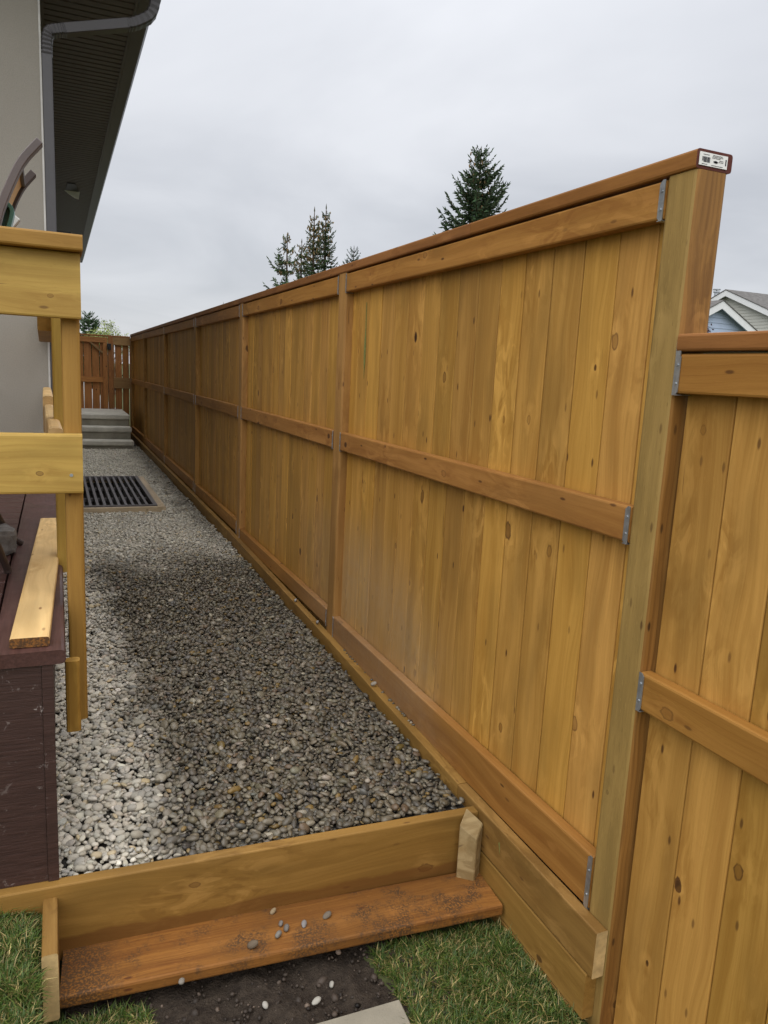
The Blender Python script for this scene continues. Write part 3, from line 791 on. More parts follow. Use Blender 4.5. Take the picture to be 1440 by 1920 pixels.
loose(0.672, 1.742, SZ, 0.0102, (0.33, 0.315, 0.275), 'pale oblong pebble on the dark soil, nearest the tread plank', grp='pale pebbles on the soil')
loose(0.611, 1.703, SZ, 0.0115, (0.36, 0.345, 0.30), 'white angular pebble on the dark soil, middle of the three pale ones', grp='pale pebbles on the soil')
loose(0.480, 1.737, SZ, 0.0100, (0.35, 0.335, 0.295), 'white upright pebble on the dark soil, leftmost of the three pale ones', grp='pale pebbles on the soil')
loose(1.279, 2.945, -1.371, 0.013, (0.30, 0.27, 0.22), 'brown pebble on the retaining plank ledge under the first bay of the fence', grp='pebbles on the plank ledge')
loose(1.279, 3.765, -1.349, 0.012, (0.27, 0.25, 0.23), 'flat pebble on the plank ledge right at the second fence post', grp='pebbles on the plank ledge')
loose(1.272, 4.16, -1.343, 0.013, (0.33, 0.31, 0.28), 'grey pebble on the plank ledge just past the second fence post', grp='pebbles on the plank ledge')
rq = random.Random(4)
gp = []
for k in range(26):
    yy = rq.uniform(2.5, 3.45)
    gp.append((1.2925, yy, -1.3975+(yy-2.128)*0.0264))
P = np.array(gp); S = np.array([[0.007, 0.005, 0.004]])*np.exp(RNG.normal(0, 0.25, (len(P), 1)))
V, F, T, _ = pebble_cloud(P+np.array([0, 0, 0.002]), S, RNG, ICO1)
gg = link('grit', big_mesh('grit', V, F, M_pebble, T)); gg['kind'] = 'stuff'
# clods and crumbs in the soil
n = 900
X = RNG.uniform(0.0, 0.95, n); Y = RNG.uniform(1.42, 1.90, n)
P = np.stack([X, Y, -1.704+RNG.uniform(-0.003, 0.003, n)], 1)
a = 0.0045*np.exp(RNG.normal(0, 0.5, n)); S = np.stack([a, a*RNG.uniform(.6, 1, n), a*RNG.uniform(.5, .9, n)], 1)
V, F, T, _ = pebble_cloud(P, S, RNG, ICO1)
T = np.repeat(np.array([(0.045, 0.034, 0.026)])*np.exp(RNG.normal(0, 0.5, (n, 1))), 12, 0)
so_ = link('soil_crumbs', big_mesh('soil_crumbs', V, F, M_leaf, T, smooth=False), None, soil); so_['kind'] = 'stuff'
# paver
mb = MB()
mb.poly([(0.40, 1.628), (0.826, 1.622), (0.812, 1.30), (0.38, 1.30)], -1.735, -1.685, lambda a, b, d: (a, b, d))
tag(mb.build('paver_slab', M_paver, bevel=0.003), 'flat grey concrete paver at the bottom edge between soil and lawn', 'paver')

# ------------------------------------------------------------------ grass
def grass(name, regions, z0, dens, parent=None, hmean=0.024):
    Vs, Fs, Ts = [], [], []; nvv = 0
    for (test, x0, x1, y0, y1, zf, d) in regions:
        n = int((x1-x0)*(y1-y0)*d)
        X = RNG.uniform(x0, x1, n); Y = RNG.uniform(y0, y1, n)
        k = test(X, Y); X, Y = X[k], Y[k]; n = len(X)
        cl = np.sin(X*23+np.sin(Y*17)*2)*np.cos(Y*29+np.sin(X*11)*2)      # tussocks
        Hh = hmean*np.exp(RNG.normal(0, 0.32, n))*(1+0.25*cl)
        yaw = RNG.uniform(0, 2*np.pi, n); lean = np.abs(RNG.normal(0.75, 0.42, n)).clip(0, 1.45)
        wd = RNG.uniform(0.0009, 0.0021, n)
        dx, dy = np.cos(yaw), np.sin(yaw)
        Z = zf(X, Y)
        b = np.stack([X, Y, Z], 1)
        m = b+np.stack([dx*Hh*0.45*np.sin(lean), dy*Hh*0.45*np.sin(lean), Hh*0.55*np.cos(lean*0.6)], 1)
        t = b+np.stack([dx*Hh*np.sin(lean*1.5), dy*Hh*np.sin(lean*1.5), Hh*np.cos(lean)*0.95], 1)
        sd = np.stack([-dy*wd, dx*wd, np.zeros(n)], 1)
        V = np.stack([b-sd, b+sd, m+sd*0.8, m-sd*0.8, t], 1)
        F1 = np.array([[0, 1, 2], [0, 2, 3], [3, 2, 4]])
        Fs.append((F1[None]+(np.arange(n)*5)[:, None, None]).reshape(-1, 3)+nvv); Vs.append(V.reshape(-1, 3)); nvv += n*5
        g = np.array([(0.060, 0.102, 0.016), (0.038, 0.074, 0.012), (0.100, 0.138, 0.024), (0.34, 0.27, 0.11), (0.19, 0.155, 0.05)])
        pr = np.stack([np.full(n, .36), np.full(n, .28), np.full(n, .16), .11+.08*(cl < -0.2), .10+.06*(cl < -0.2)], 1); pr /= pr.sum(1)[:, None]
        ch = (RNG.uniform(0, 1, n)[:, None] > np.cumsum(pr, 1)).sum(1).clip(0, 4)
        T = g[ch]*np.exp(RNG.normal(0, 0.22, (n, 1)))
        Ts.append(np.repeat(T, 5, 0))
    o = link(name, big_mesh(name, np.concatenate(Vs), np.concatenate(Fs), M_grass, np.concatenate(Ts)), None, parent)
    o['kind'] = 'stuff'
    return o
def right_turf(X, Y):                       # ragged sod edge beside the soil
    e = 0.835+0.012*np.sin(Y*60)+0.01*np.sin(Y*23+1)+0.02*np.clip(Y-1.75, 0, 1)*-3
    return (X > e) & (X < 1.258) & (Y < 1.835-0.068*(X-0.80)+0.006*np.sin(X*50))
def left_turf(X, Y): return (X < -0.073) & (Y < 2.048+0.0*X)
def front_turf(X, Y):
    return (X > -0.07) & (X < 0.185+0.01*np.sin(Y*40)) & (Y < 1.862-0.06*X+0.006*np.sin(X*70))
zR = lambda X, Y: np.full(X.shape, -1.712)
def zL(X, Y): return -1.500-0.03*np.clip((X+0.09)/0.02, -1, 1)*0.3 - np.clip(1.78-Y, 0, 0.4)*0.22
grass('lawn_grass', [
    (right_turf, 0.76, 1.26, 1.30, 1.85, zR, 170000),
    (left_turf, -0.36, -0.072, 1.50, 2.05, zL, 180000),
    (front_turf, -0.07, 0.20, 1.55, 1.87, zR, 170000),
    (lambda X, Y: (X > -0.07) | (X < 2), -1.2, 1.25, 0.2, 1.30, lambda X, Y: np.full(X.shape, -1.722), 14000),
    (left_turf, -1.3, -0.36, 1.30, 2.05, zL, 20000),
], 0, 0, parent=lawn)
# turf mats: the sod under the blades
def sod(name, prof, z0, z1):
    mb = MB(); mb.poly(prof, z0, z1, lambda a, b, d: (a, b, d)); o = mb.build(name, M_ground, lawn, bevel=0.006); return o
sod('sod', [(0.835, 1.28), (1.258, 1.28), (1.258, 1.80), (0.80, 1.83), (0.815, 1.72), (0.84, 1.6)], -1.74, -1.708)
sod('sod', [(-0.069, 1.28), (0.17, 1.28), (0.175, 1.845), (-0.026, 1.858), (-0.069, 1.80)], -1.74, -1.709)
mbs = MB()
for (x0, x1) in ((-1.4, -0.0715),):
    mbs.poly([(1.2, -1.74), (2.052, -1.74), (2.052, -1.502), (1.78, -1.502), (1.2, -1.63)], x0, x1, lambda a, b, d: (d, a, b))
mbs.build('sod', M_ground, lawn, bevel=0.008)

# ------------------------------------------------------------------ window well
well = thing('window_well_grate', 'grey metal grate in a timber frame set in the gravel, over a window well', 'grate', (0.55, 8.4, -1.42))
zt = -1.385
zt = float(zg(8.4))+0.045
lumber(well, 'frame_board', M_wellfr, (0.145, 7.42, zt-0.045), (0.868, 7.42, zt-0.045), 0.09, 0.038, (0, 0, 1))
lumber(well, 'frame_board', M_wellfr, (0.145, 9.46, zt-0.045), (0.940, 9.46, zt-0.045), 0.09, 0.038, (0, 0, 1))
lumber(well, 'frame_board', M_wellfr, (0.905, 7.40, zt-0.045), (0.905, 9.44, zt-0.045), 0.07, 0.09, (1, 0, 0))
lumber(well, 'frame_board', M_wellfr, (0.11, 7.40, zt-0.045), (0.11, 9.44, zt-0.045), 0.07, 0.09, (1, 0, 0))
grate = None
for (x0, x1, y0, y1) in ((0.147, 0.868, 7.445, 7.475), (0.147, 0.868, 9.405, 9.435), (0.83, 0.868, 7.475, 9.405), (0.147, 0.185, 7.475, 9.405)):
    mb = MB(); mb.box(x0, x1, y0, y1, zt-0.03, zt+0.012)
    if grate is None: grate = mb.build('grate', M_grate, well)
    else: mb.build('edge_bar', M_grate, grate)
gx = 0.205
while gx < 0.825:
    mb = MB(); mb.box(gx-0.0125, gx+0.0125, 7.475, 9.405, zt-0.02, zt+0.010); mb.build('bar', M_grate, grate); gx += 0.0635
for yy in (8.08, 8.75):
    mb = MB(); mb.box(0.185, 0.83, yy-0.012, yy+0.012, zt-0.055, zt-0.022); mb.build('cross_bar', M_grate, grate)
mb = MB(); mb.box(0.147, 0.868, 7.44, 9.44, zt-0.70, zt-0.66)
mb.box(0.147, 0.16, 7.44, 9.44, zt-0.66, zt-0.09); mb.box(0.855, 0.868, 7.44, 9.44, zt-0.66, zt-0.09)
mb.box(0.16, 0.855, 7.44, 7.45, zt-0.66, zt-0.09); mb.box(0.16, 0.855, 9.43, 9.44, zt-0.66, zt-0.09)
mb.build('pit_liner', M_pit, well)

# ------------------------------------------------------------------ concrete steps
cs = thing('concrete_steps', 'grey precast concrete steps with three treads, below the gate at the far end', 'steps', (0.55, 13.6, -1.4))
for (y, zt_, xr) in ((12.88, -1.245, 1.140), (13.17, -1.05, 1.130), (13.46, -0.862, 1.125)):
    mb = MB(); mb.box(0.0, xr, y, (y+0.30 if zt_ < -0.9 else 15.05), zt_-0.085, zt_); mb.build('step_tread', M_conc, cs, bevel=0.015)
    mb = MB(); mb.box(0.01, xr-0.015, y+0.035, (y+0.32 if zt_ < -0.9 else 15.05), zt_-0.215, zt_-0.087); mb.build('step_riser', M_concdk, cs, bevel=0.006)

# ------------------------------------------------------------------ gate and end panel across the path
endf = thing('gate_side_panel', 'narrow fence panel with gaps between its boards, between the gate and the tall fence', 'fence', (1.1, 15.25, -1.0))
GY = 15.15
box_post(endf, 'post', 0.895, 0.985, GY-0.03, GY+0.06, -1.3, 0.445, M_gate)
lumber(endf, 'cap_rail', M_cap, (0.40, GY+0.03, 0.462), (1.285, GY+0.03, 0.462), 0.10, 0.03, (0, 1, 0))
lumber(endf, 'rail', M_gategrey, (0.988, GY, 0.375), (1.285, GY, 0.375), 0.14, 0.036, (0, 0, 1))
lumber(endf, 'rail', M_gategrey, (0.988, GY, -0.385), (1.285, GY, -0.385), 0.20, 0.036, (0, 0, 1))
for (a, b) in ((0.990, 1.005), (1.018, 1.135), (1.150, 1.262), (1.275, 1.295)):
    lumber(endf, 'board', M_gate, ((a+b)/2, GY+0.035, -1.35), ((a+b)/2, GY+0.035, 0.445), b-a, 0.018, (1, 0, 0))
gate = thing('wooden_gate', 'red brown board gate with a corner brace at the far end of the gravel path', 'gate', (0.4, 15.2, -0.85))
lumber(gate, 'rail', M_gate, (-0.15, GY, 0.385), (0.885, GY, 0.385), 0.10, 0.036, (0, 0, 1))
lumber(gate, 'rail', M_gate, (-0.15, GY, -0.335), (0.80, GY, -0.335), 0.10, 0.036, (0, 0, 1))
lumber(gate, 'rail', M_gate, (-0.15, GY, -0.93), (0.80, GY, -0.93), 0.09, 0.036, (0, 0, 1))
lumber(gate, 'stile', M_gate, (0.845, GY+0.002, -0.98), (0.845, GY+0.002, 0.333), 0.085, 0.036, (1, 0, 0))
lumber(gate, 'brace', M_gategrey, (0.59, GY-0.004, 0.335), (0.80, GY-0.004, 0.155), 0.035, 0.03, (0, 0, 1))
xb = -0.14
for b in (0.04, 0.185, 0.335, 0.470, 0.612, 0.748, 0.890):
    lumber(gate, 'board', M_gate, ((xb+b)/2, GY+0.035, -0.98), ((xb+b)/2, GY+0.035, 0.43), b-xb-0.011, 0.018, (1, 0, 0)); xb = b
mb = MB(); mb.box(0.875, 0.945, GY-0.06, GY-0.032, 0.215, 0.325); mb.box(0.89, 0.91, GY-0.075, GY-0.06, 0.25, 0.29)
mb.build('latch', M_dark, gate, bevel=0.004)
st = MB(); st.tube([(0.90, 15.75, -1.0), (0.90, 15.75, -0.45)], 0.014, 8)
st.tube([(0.90, 15.75, -0.45), (0.90, 15.75, -0.42)], [0.014, 0.004], 8)
tag(st.build('marker_stake', M_red), 'thin red marker stake seen through the gap beside the gate post', 'stake')

# ------------------------------------------------------------------ house
house = thing('house', 'grey stucco house on the left with dark brown soffit, gutter and downspout', 'house', (-3.0, 13.0, -1.5))
HX, HY, HZ, EY1 = -0.036, 5.20, 2.50, 22.0
mb = MB(); mb.box(-8.0, HX, HY, HY+0.2, -1.5, HZ+0.1); mb.build('rear_wall', M_stucco, house)
mb = MB(); mb.box(HX-0.2, HX-0.001, HY+0.2, 21.4, -1.5, HZ+0.1); mb.build('side_wall', M_stucco, house)
mb = MB(); mb.box(HX-0.006, HX+0.004, HY-0.006, HY+0.004, -1.4, HZ-0.01); mb.build('corner_bead', M_trim, house)
SX = 0.600                                    # inner edge of the gutter
OV = HY-0.62
# soffit: vented panels, each with three grooves
py_ = OV
def soff_panel():
    mb = MB(); z = HZ
    prof = []
    W3 = 0.3048/3
    for k in range(3):
        a = k*W3
        prof += [(a, z), (a+W3-0.026, z), (a+W3-0.024, z+0.011), (a+W3-0.003, z+0.011)]
    prof.append((0.3045, z)); 
    n = len(prof); x0, x1 = HX, SX
    vs = [(x0, p[0], p[1]) for p in prof]+[(x1, p[0], p[1]) for p in prof]
    mb.add(vs, [(i, i+1, i+1+n, i+n) for i in range(n-1)])
    me = mesh('soffit_panel', mb.v, mb.f, M_soffit)
    return me
SP = soff_panel()
while py_ < EY1-0.2:
    link('soffit_panel', SP, Matrix.Translation((0, py_, 0)), house); py_ += 0.3048
mb = MB(); mb.box(-8.0, SX, OV, EY1, HZ+0.012, HZ+0.03); mb.build('soffit_backing', M_soffit, house)
mb = MB(); mb.box(-8.0, HX-0.002, OV, HY-0.001, HZ, HZ+0.011); mb.build('rear_soffit', M_soffit, house)
mb = MB(); mb.box(HX, HX+0.022, HY+0.06, EY1-0.2, HZ-0.022, HZ-0.001); mb.build('soffit_trim', M_soffit, house)
# gutter: K profile
gp_ = [(SX+0.002, HZ-0.004), (SX+0.095, HZ-0.004), (SX+0.110, HZ+0.028), (SX+0.126, HZ+0.060), (SX+0.135, HZ+0.098), (SX+0.135, HZ+0.118), (SX+0.125, HZ+0.118),
       (SX+0.125, HZ+0.105), (SX+0.012, HZ+0.105), (SX+0.012, HZ+0.120), (SX+0.002, HZ+0.120)]
mb = MB(); mb.poly(gp_, OV, EY1, lambda a, b, d: (a, d, b)); gut = mb.build('gutter', M_gutter, house)
mb = MB(); mb.poly([(SX-0.002, HZ-0.010), (SX+0.10, HZ-0.010), (SX+0.138, HZ+0.10), (SX+0.138, HZ+0.122), (SX-0.002, HZ+0.122)], EY1, EY1+0.01, lambda a, b, d: (a, d, b)); mb.build('end_cap', M_gutter, gut)
mb = MB(); mb.box(SX-0.02, SX, OV, EY1, HZ-0.006, HZ+0.14); mb.build('fascia', M_gutter, house)
# roof
mb = MB()
mb.poly([(SX+0.06, HZ+0.13), (-4.2, HZ+1.6), (-9.0, HZ+0.13), (-9.0, HZ+0.16), (-4.2, HZ+1.66), (SX+0.06, HZ+0.16)], OV, EY1, lambda a, b, d: (a, d, b))
mb.build('roof', M_soffit, house)
# downspout: outlet, elbows, slanted pipe and leader
dsp = MB()
DY = HY+0.03
dsp.rect_tube([(HX+0.034, DY, 1.735), (HX+0.034, DY, -1.25)], 0.056, 0.076, (1, 0, 0))
ds = dsp.build('downspout', M_down, house, bevel=0.004)
def elbow(pts, name='elbow', w_=0.062, h_=0.082):
    """crimped corrugated elbow"""
    P_ = [Vector(p) for p in pts]; out = []
    for i in range(len(P_)-1):
        for k in range(6): out.append(P_[i].lerp(P_[i+1], k/6))
    out.append(P_[-1])
    # smooth
    for _ in range(6):
        out = [out[0]]+[(out[i-1]+out[i]*2+out[i+1])/4 for i in range(1, len(out)-1)]+[out[-1]]
    mb = MB(); b = len(mb.v); side = Vector((0, 1, 0))
    for i, p in enumerate(out):
        t = (out[min(i+1, len(out)-1)]-out[max(i-1, 0)]).normalized(); up = t.cross(side).normalized()
        k = 1.0 if i % 2 else 0.93
        for (u, v) in ((-1,-.75),(-.75,-1),(.75,-1),(1,-.75),(1,.75),(.75,1),(-.75,1),(-1,.75)):
            mb.v.append(tuple(p+side*u*h_/2*k+up*v*w_/2*k))
    for i in range(len(out)-1):
        for k in range(8):
            k2 = (k+1) % 8; mb.f.append((b+i*8+k, b+i*8+k2, b+(i+1)*8+k2, b+(i+1)*8+k))
    return mb.build(name, M_gutter, ds)
A = Vector((HX+0.034, DY, 1.86)); B = Vector((0.520, DY, 2.01))
elbow([(HX+0.034, DY, 1.73), (HX+0.034, DY, 1.80), A+(B-A)*0.02, A+(B-A)*0.14, A+(B-A)*0.20])
mb = MB(); mb.rect_tube([A+(B-A)*0.17, A+(B-A)*0.88], 0.076, 0.058, (0, 1, 0)); mb.build('slanted_pipe', M_gutter, ds, bevel=0.004)
elbow([A+(B-A)*0.85, A+(B-A)*0.93, (0.585, DY, 2.06), (0.612, DY, 2.17), (0.640, DY, 2.34), (0.650, DY, HZ-0.003)])
# bath vent hood hanging under the soffit
mb = MB()
mb.add([(0.19, 13.0, 2.497), (0.40, 13.0, 2.497), (0.385, 13.02, 2.395), (0.33, 13.02, 2.405), (0.245, 13.01, 2.455), (0.19, 13.05, 2.497), (0.40, 13.05, 2.497), (0.385, 13.05, 2.395), (0.33, 13.05, 2.405), (0.245, 13.05, 2.455)],
       [(0, 1, 2, 3, 4), (9, 8, 7, 6, 5), (0, 5, 6, 1), (1, 6, 7, 2), (2, 7, 8, 3), (3, 8, 9, 4), (4, 9, 5, 0)])
mb.build('vent_flap', M_flap, house)
mb = MB(); mb.poly([(0.22, 12.45), (0.33, 12.45), (0.38, 12.97), (0.20, 12.97)], HZ-0.012, HZ-0.002, lambda a, b, d: (a, b, d)); mb.build('vent_hood', M_dark, house)
mb = MB(); mb.box(-0.475, -0.435, HY-0.05, HY, -0.205, -0.165); mb.tube([(-0.455, HY-0.05, -0.185), (-0.42, HY-0.08, -0.185), (-0.415, HY-0.085, -0.23)], 0.012, 8)
mb.build('wall_tap', M_dark, house)
mb = MB(); mb.box(0.03, 0.12, 6.0, 6.1, 0.83, 0.88); mb.tube([(HX, 6.05, 0.86), (0.08, 6.05, 0.86)], 0.02, 8); mb.build('wall_lamp', M_dark, house)

# ------------------------------------------------------------------ deck
DZ = -0.748
deck = thing('deck', 'dark red wooden deck with yellow timber guard rails beside the house', 'deck', (-0.6, 3.6, -1.4))
# border board along the gravel side and the picture-frame front board
lumber(deck, 'border_board', M_deck, (-0.083, 2.055, DZ-0.019), (-0.083, 5.19, DZ-0.019), 0.178, 0.038, (1, 0, 0), 0.008)
yb = 2.125
lumber(deck, 'front_board', M_deck, (-2.4, 2.127, DZ-0.019), (-0.174, 2.127, DZ-0.019), 0.140, 0.038, (0, 1, 0), 0.008)
yb = 2.201
while yb+0.14 < 5.19:
    lumber(deck, 'deck_board', M_deck, (-2.4, yb+0.07, DZ-0.0195), (-0.176, yb+0.07, DZ-0.0195), 0.138, 0.037, (0, 1, 0), 0.004); yb += 0.1425
sky_ = lambda x: 2.062-0.0415*(x+0.03)
mb = MB(); mb.poly([(-2.4, sky_(-2.4)), (-0.0545, sky_(-0.0545)), (-0.0545, sky_(-0.0545)+0.012), (-2.4, sky_(-2.4)+0.012)], -1.4155, DZ-0.040, lambda a, b, d: (a, b, d)); mb.build('skirt_panel', M_skirt, deck)
mb = MB(); mb.box(-0.0535, -0.026, 2.058, 2.098, -1.4155, DZ-0.040); mb.build('corner_trim', M_skirt, deck)
mb = MB(); mb.box(-0.046, -0.036, 2.099, 5.19, -1.44, DZ-0.040); mb.build('side_skirt', M_skirt, deck)
# guard
GYF = 2.42
lumber(deck, 'guard_cap', M_yellowdk, (-2.4, GYF+0.040, 0.323), (0.078, GYF+0.040, 0.323), 0.160, 0.044, (0, 1, 0), 0.004)
lumber(deck, 'guard_board', M_yellow, (-2.4, GYF+0.019, 0.208), (0.0715, GYF+0.019, 0.208), 0.184, 0.038, (0, 0, 1), 0.004)
lumber(deck, 'guard_board', M_yellow, (-2.4, GYF+0.019, -0.305), (0.0675, GYF+0.019, -0.305), 0.178, 0.038, (0, 0, 1), 0.005)
box_post(deck, 'guard_post', 0.0165, 0.068, GYF+0.040, GYF+0.125, -1.136, 0.300, M_yellowdk)
box_post(deck, 'guard_post', -0.012, 0.028, 2.965, 3.05, DZ-0.03, 0.285, M_yellow)
box_post(deck, 'blocking', 0.003, 0.043, 2.235, 2.27, -1.068, -0.852, M_yellowdk)
lumber(deck, 'side_guard_board', M_yellowdk, (-0.020, 3.06, 0.187), (-0.052, 5.15, 0.187), 0.178, 0.074, (0, 0, 1), 0.004)
lumber(deck, 'side_guard_board', M_pale, (-0.004, 2.56, -0.300), (-0.034, 3.92, -0.300), 0.178, 0.045, (0, 0, 1), 0.008)
lumber(deck, 'side_guard_board', M_pale, (-0.036, 3.925, -0.262), (-0.052, 5.15, -0.262), 0.178, 0.048, (0, 0, 1), 0.008)
mb = MB(); mb.tube([(0.035, GYF+0.001, -0.338), (0.035, GYF-0.002, -0.338)], 0.005, 8); mb.build('screw', M_galv, deck)
# loose board lying on the deck
lb = lumber(None, 'loose_board', M_pale, (-0.081, 2.090, DZ+0.0150), (-0.034, 3.74, DZ+0.0150), 0.096, 0.026, (1, 0, 0), 0.004, endmat=M_tread, flip=False)
tag(lb, 'pale loose timber offcut lying flat on the edge of the dark red deck', 'board')

# ------------------------------------------------------------------ things on the deck
chair = thing('patio_chair', 'brown framed patio chair with tan sling back, its curved back rising above the guard rail', 'chair', (-0.35, 2.8, DZ), 'patio chairs on the deck')
def chair_tube(pts, r, mat, parent, name, n=10):
    P_ = [Vector(p) for p in pts]
    for _ in range(2):
        q = [P_[0]]
        for a, b in zip(P_[:-1], P_[1:]): q += [a.lerp(b, .25), a.lerp(b, .75)]
        q.append(P_[-1]); P_ = q
    mb = MB(); mb.tube(P_, r, n); return mb.build(name, mat, parent, smooth=False)
def back_side(y, top, mat):
    x, z = top
    return [(x-0.30, y, z-1.15), (x-0.235, y, z-0.62), (x-0.165, y, z-0.30), (x-0.085, y, z-0.09), (x, y, z)]
def photo_at(px, py, Y):
    v = Rm @ Vector((px-720, -(py-960), -1421)); return v*(Y/v.y)
def smooth_path(pts, n=2):
    P_ = [Vector(p) for p in pts]
    for _ in range(n):
        q = [P_[0]]
        for a_, b_ in zip(P_[:-1], P_[1:]): q += [a_.lerp(b_, .25), a_.lerp(b_, .75)]
        q.append(P_[-1]); P_ = q
    return P_
def flat_rail(pts, mat, parent, name, wy=0.045, h=0.022):
    mb = MB(); mb.rect_tube(smooth_path(pts), wy, h, (0, 1, 0)); return mb.build(name, mat, parent, bevel=0.003)
nr = [photo_at(75, 266, 2.60), photo_at(42, 300, 2.60), photo_at(25, 333, 2.60), photo_at(9, 370, 2.60), photo_at(-6, 412, 2.60), Vector((-0.205, 2.60, 0.10)), Vector((-0.27, 2.60, -0.36))]
fr = [photo_at(63, 325, 3.04), photo_at(46, 343, 3.04), photo_at(34, 361, 3.04), photo_at(22, 388, 3.04), photo_at(10, 425, 3.04), Vector((-0.215, 3.04, 0.10)), Vector((-0.28, 3.04, -0.36))]
flat_rail(nr, M_chair, chair, 'back_rail'); flat_rail(fr, M_chairdk, chair, 'back_rail')
def lerp3(P_, t):
    t = t*(len(P_)-1); i = min(int(t), len(P_)-2); return Vector(P_[i]).lerp(Vector(P_[i+1]), t-i)
nrs, frs = smooth_path(nr), smooth_path(fr)
mb = MB()
for k in range(14):
    a, b = 0.25+0.70*k/14, 0.25+0.70*(k+1)/14
    vs = [lerp3(nrs, a), lerp3(nrs, b), lerp3(frs, b), lerp3(frs, a)]
    vs2 = [v+Vector((-0.004, 0, 0.002)) for v in vs]
    mb.add(vs+vs2, [(0, 1, 2, 3), (7, 6, 5, 4), (0, 4, 5, 1), (3, 2, 6, 7)])
mb.build('sling_back', M_sling, chair)
mb = MB(); mb.tube([lerp3(nrs, 0.245), lerp3(frs, 0.245)], 0.009, 8); mb.build('cross_tube', M_chairdk, chair)
zs = -0.36
mb = MB(); mb.box(-0.80, -0.285, 2.62, 3.02, zs-0.012, zs); mb.build('seat', M_sling, chair, bevel=0.004)
for (yy) in (2.60, 3.04):
    chair_tube([(-0.27, yy, zs), (-0.55, yy, zs-0.005), (-0.82, yy, zs+0.01)], 0.015, M_chair, chair, 'seat_rail')
    chair_tube([(-0.80, yy, zs), (-0.84, yy, DZ+0.012)], 0.015, M_chair, chair, 'leg')
pf = photo_at(13, 1066, 2.88); pr_ = photo_at(14, 1004, 3.30)
chair_tube([(-0.30, 2.62, zs), photo_at(-6, 1020, 2.80), photo_at(3, 1043, 2.84), pf, (pf.x+0.004, pf.y+0.002, DZ+0.004)], 0.0125, M_chairdk, chair, 'leg')
chair_tube([(-0.30, 3.02, zs), photo_at(-3, 968, 3.28), pr_, (pr_.x+0.05, 3.32, DZ+0.006)], 0.0125, M_chairdk, chair, 'leg')
# second chair behind: only the pale end of its back shows
ch2 = thing('patio_chair', 'patio chair of which only the pale back end shows, beside the green chair', 'chair', (-0.55, 3.4, DZ), 'patio chairs on the deck')
e0 = photo_at(31, 407, 3.35)
b2 = [(-0.48, 3.35, -0.35), (-0.36, 3.35, 0.10), (e0.x-0.10, 3.35, e0.z-0.13), (e0.x, 3.35, e0.z)]
b3 = [(x_-0.03, 3.80, z_) for x_, _, z_ in b2]
flat_rail(b2, M_trim, ch2, 'back_rail', 0.045, 0.034); flat_rail(b3, M_chairdk, ch2, 'back_rail', 0.045, 0.030)
mb = MB(); mb.add([b2[0], b2[2], b3[2], b3[0]], [(0, 1, 2, 3)]); mb.build('sling_back', M_sling, ch2)
mb = MB(); mb.box(-1.0, -0.50, 3.36, 3.79, -0.365, -0.35); mb.build('seat', M_sling, ch2)
for (xx, yy) in ((-0.5, 3.35), (-0.52, 3.80), (-1.0, 3.35), (-1.0, 3.80)):
    chair_tube([(xx, yy, -0.35), (xx-0.02, yy, DZ+0.012)], 0.014, M_chair, ch2, 'leg')
# green moulded chair
gch = thing('plastic_chair', 'green moulded plastic chair whose rounded back shows at the left edge above the guard rail', 'chair', (-0.45, 2.9, DZ))
GYc = 2.80
ol = [(-60, 384), (-20, 381), (6, 381), (16, 385), (22, 392), (24, 400), (21, 413), (17, 427), (12, 450), (0, 520), (-8, 600)]
rimp = [photo_at(px, py, GYc) for px, py in ol]
mb = MB(); mb.rect_tube(smooth_path(rimp), 0.055, 0.012, (0, 1, 0)); mb.build('rim', M_green, gch, bevel=0.003)
shell = [(p.x-0.002, p.z-0.004) for p in smooth_path(rimp, 1)]
shell += [(-0.52, shell[-1][1]), (-0.52, shell[0][1])]
mb = MB(); mb.poly(shell, GYc+0.012, GYc+0.020, lambda a_, b_, d_: (a_, d_, b_)); mb.build('chair_back', M_green, gch)
zb = shell[-3][1]
mb = MB(); mb.poly([(shell[-3][0], zb), (-0.50, zb), (-0.56, -0.33), (-0.27, -0.33)], GYc+0.010, GYc+0.022, lambda a_, b_, d_: (a_, d_, b_)); mb.build('back_slat', M_green, gch)
mb = MB(); mb.poly([(-0.25, -0.33), (-0.63, -0.33), (-0.60, -0.345), (-0.28, -0.345)], GYc, 3.22, lambda a_, b_, d_: (a_, d_, b_)); mb.build('seat', M_green, gch)
for (xx, yy) in ((-0.30, 2.81), (-0.60, 2.81), (-0.30, 3.20), (-0.60, 3.20)):
    mb = MB(); mb.tube([(xx, yy, -0.34), (xx*1.02, yy, DZ)], [0.022, 0.016], 8); mb.build('leg', M_green, gch)
# grey stone on the deck
bm = bmesh.new(); bmesh.ops.create_cube(bm, size=1.0); bmesh.ops.subdivide_edges(bm, edges=bm.edges[:], cuts=4, use_grid_fill=True)
rs = random.Random(9)
for v in bm.verts:
    p = v.co; rr_ = 1.0-0.10*(abs(p.x*2)**4*abs(p.y*2)**4+abs(p.z*2)**4*0.5)
    v.co = Vector((p.x*0.21*rr_, p.y*0.17*rr_, p.z*0.10*rr_))+Vector((rs.uniform(-1, 1), rs.uniform(-1, 1), rs.uniform(-1, 1)))*0.003
me_ = bpy.data.meshes.new('stone_block'); bm.to_mesh(me_); bm.free()
tag(link('stone_block', me_, Matrix.Translation((-0.270, 3.20, DZ+0.050)) @ Matrix.Rotation(0.35, 4, 'Z'), None, M_slate), 'rough grey stone block on the deck beside the chair leg', 'stone')

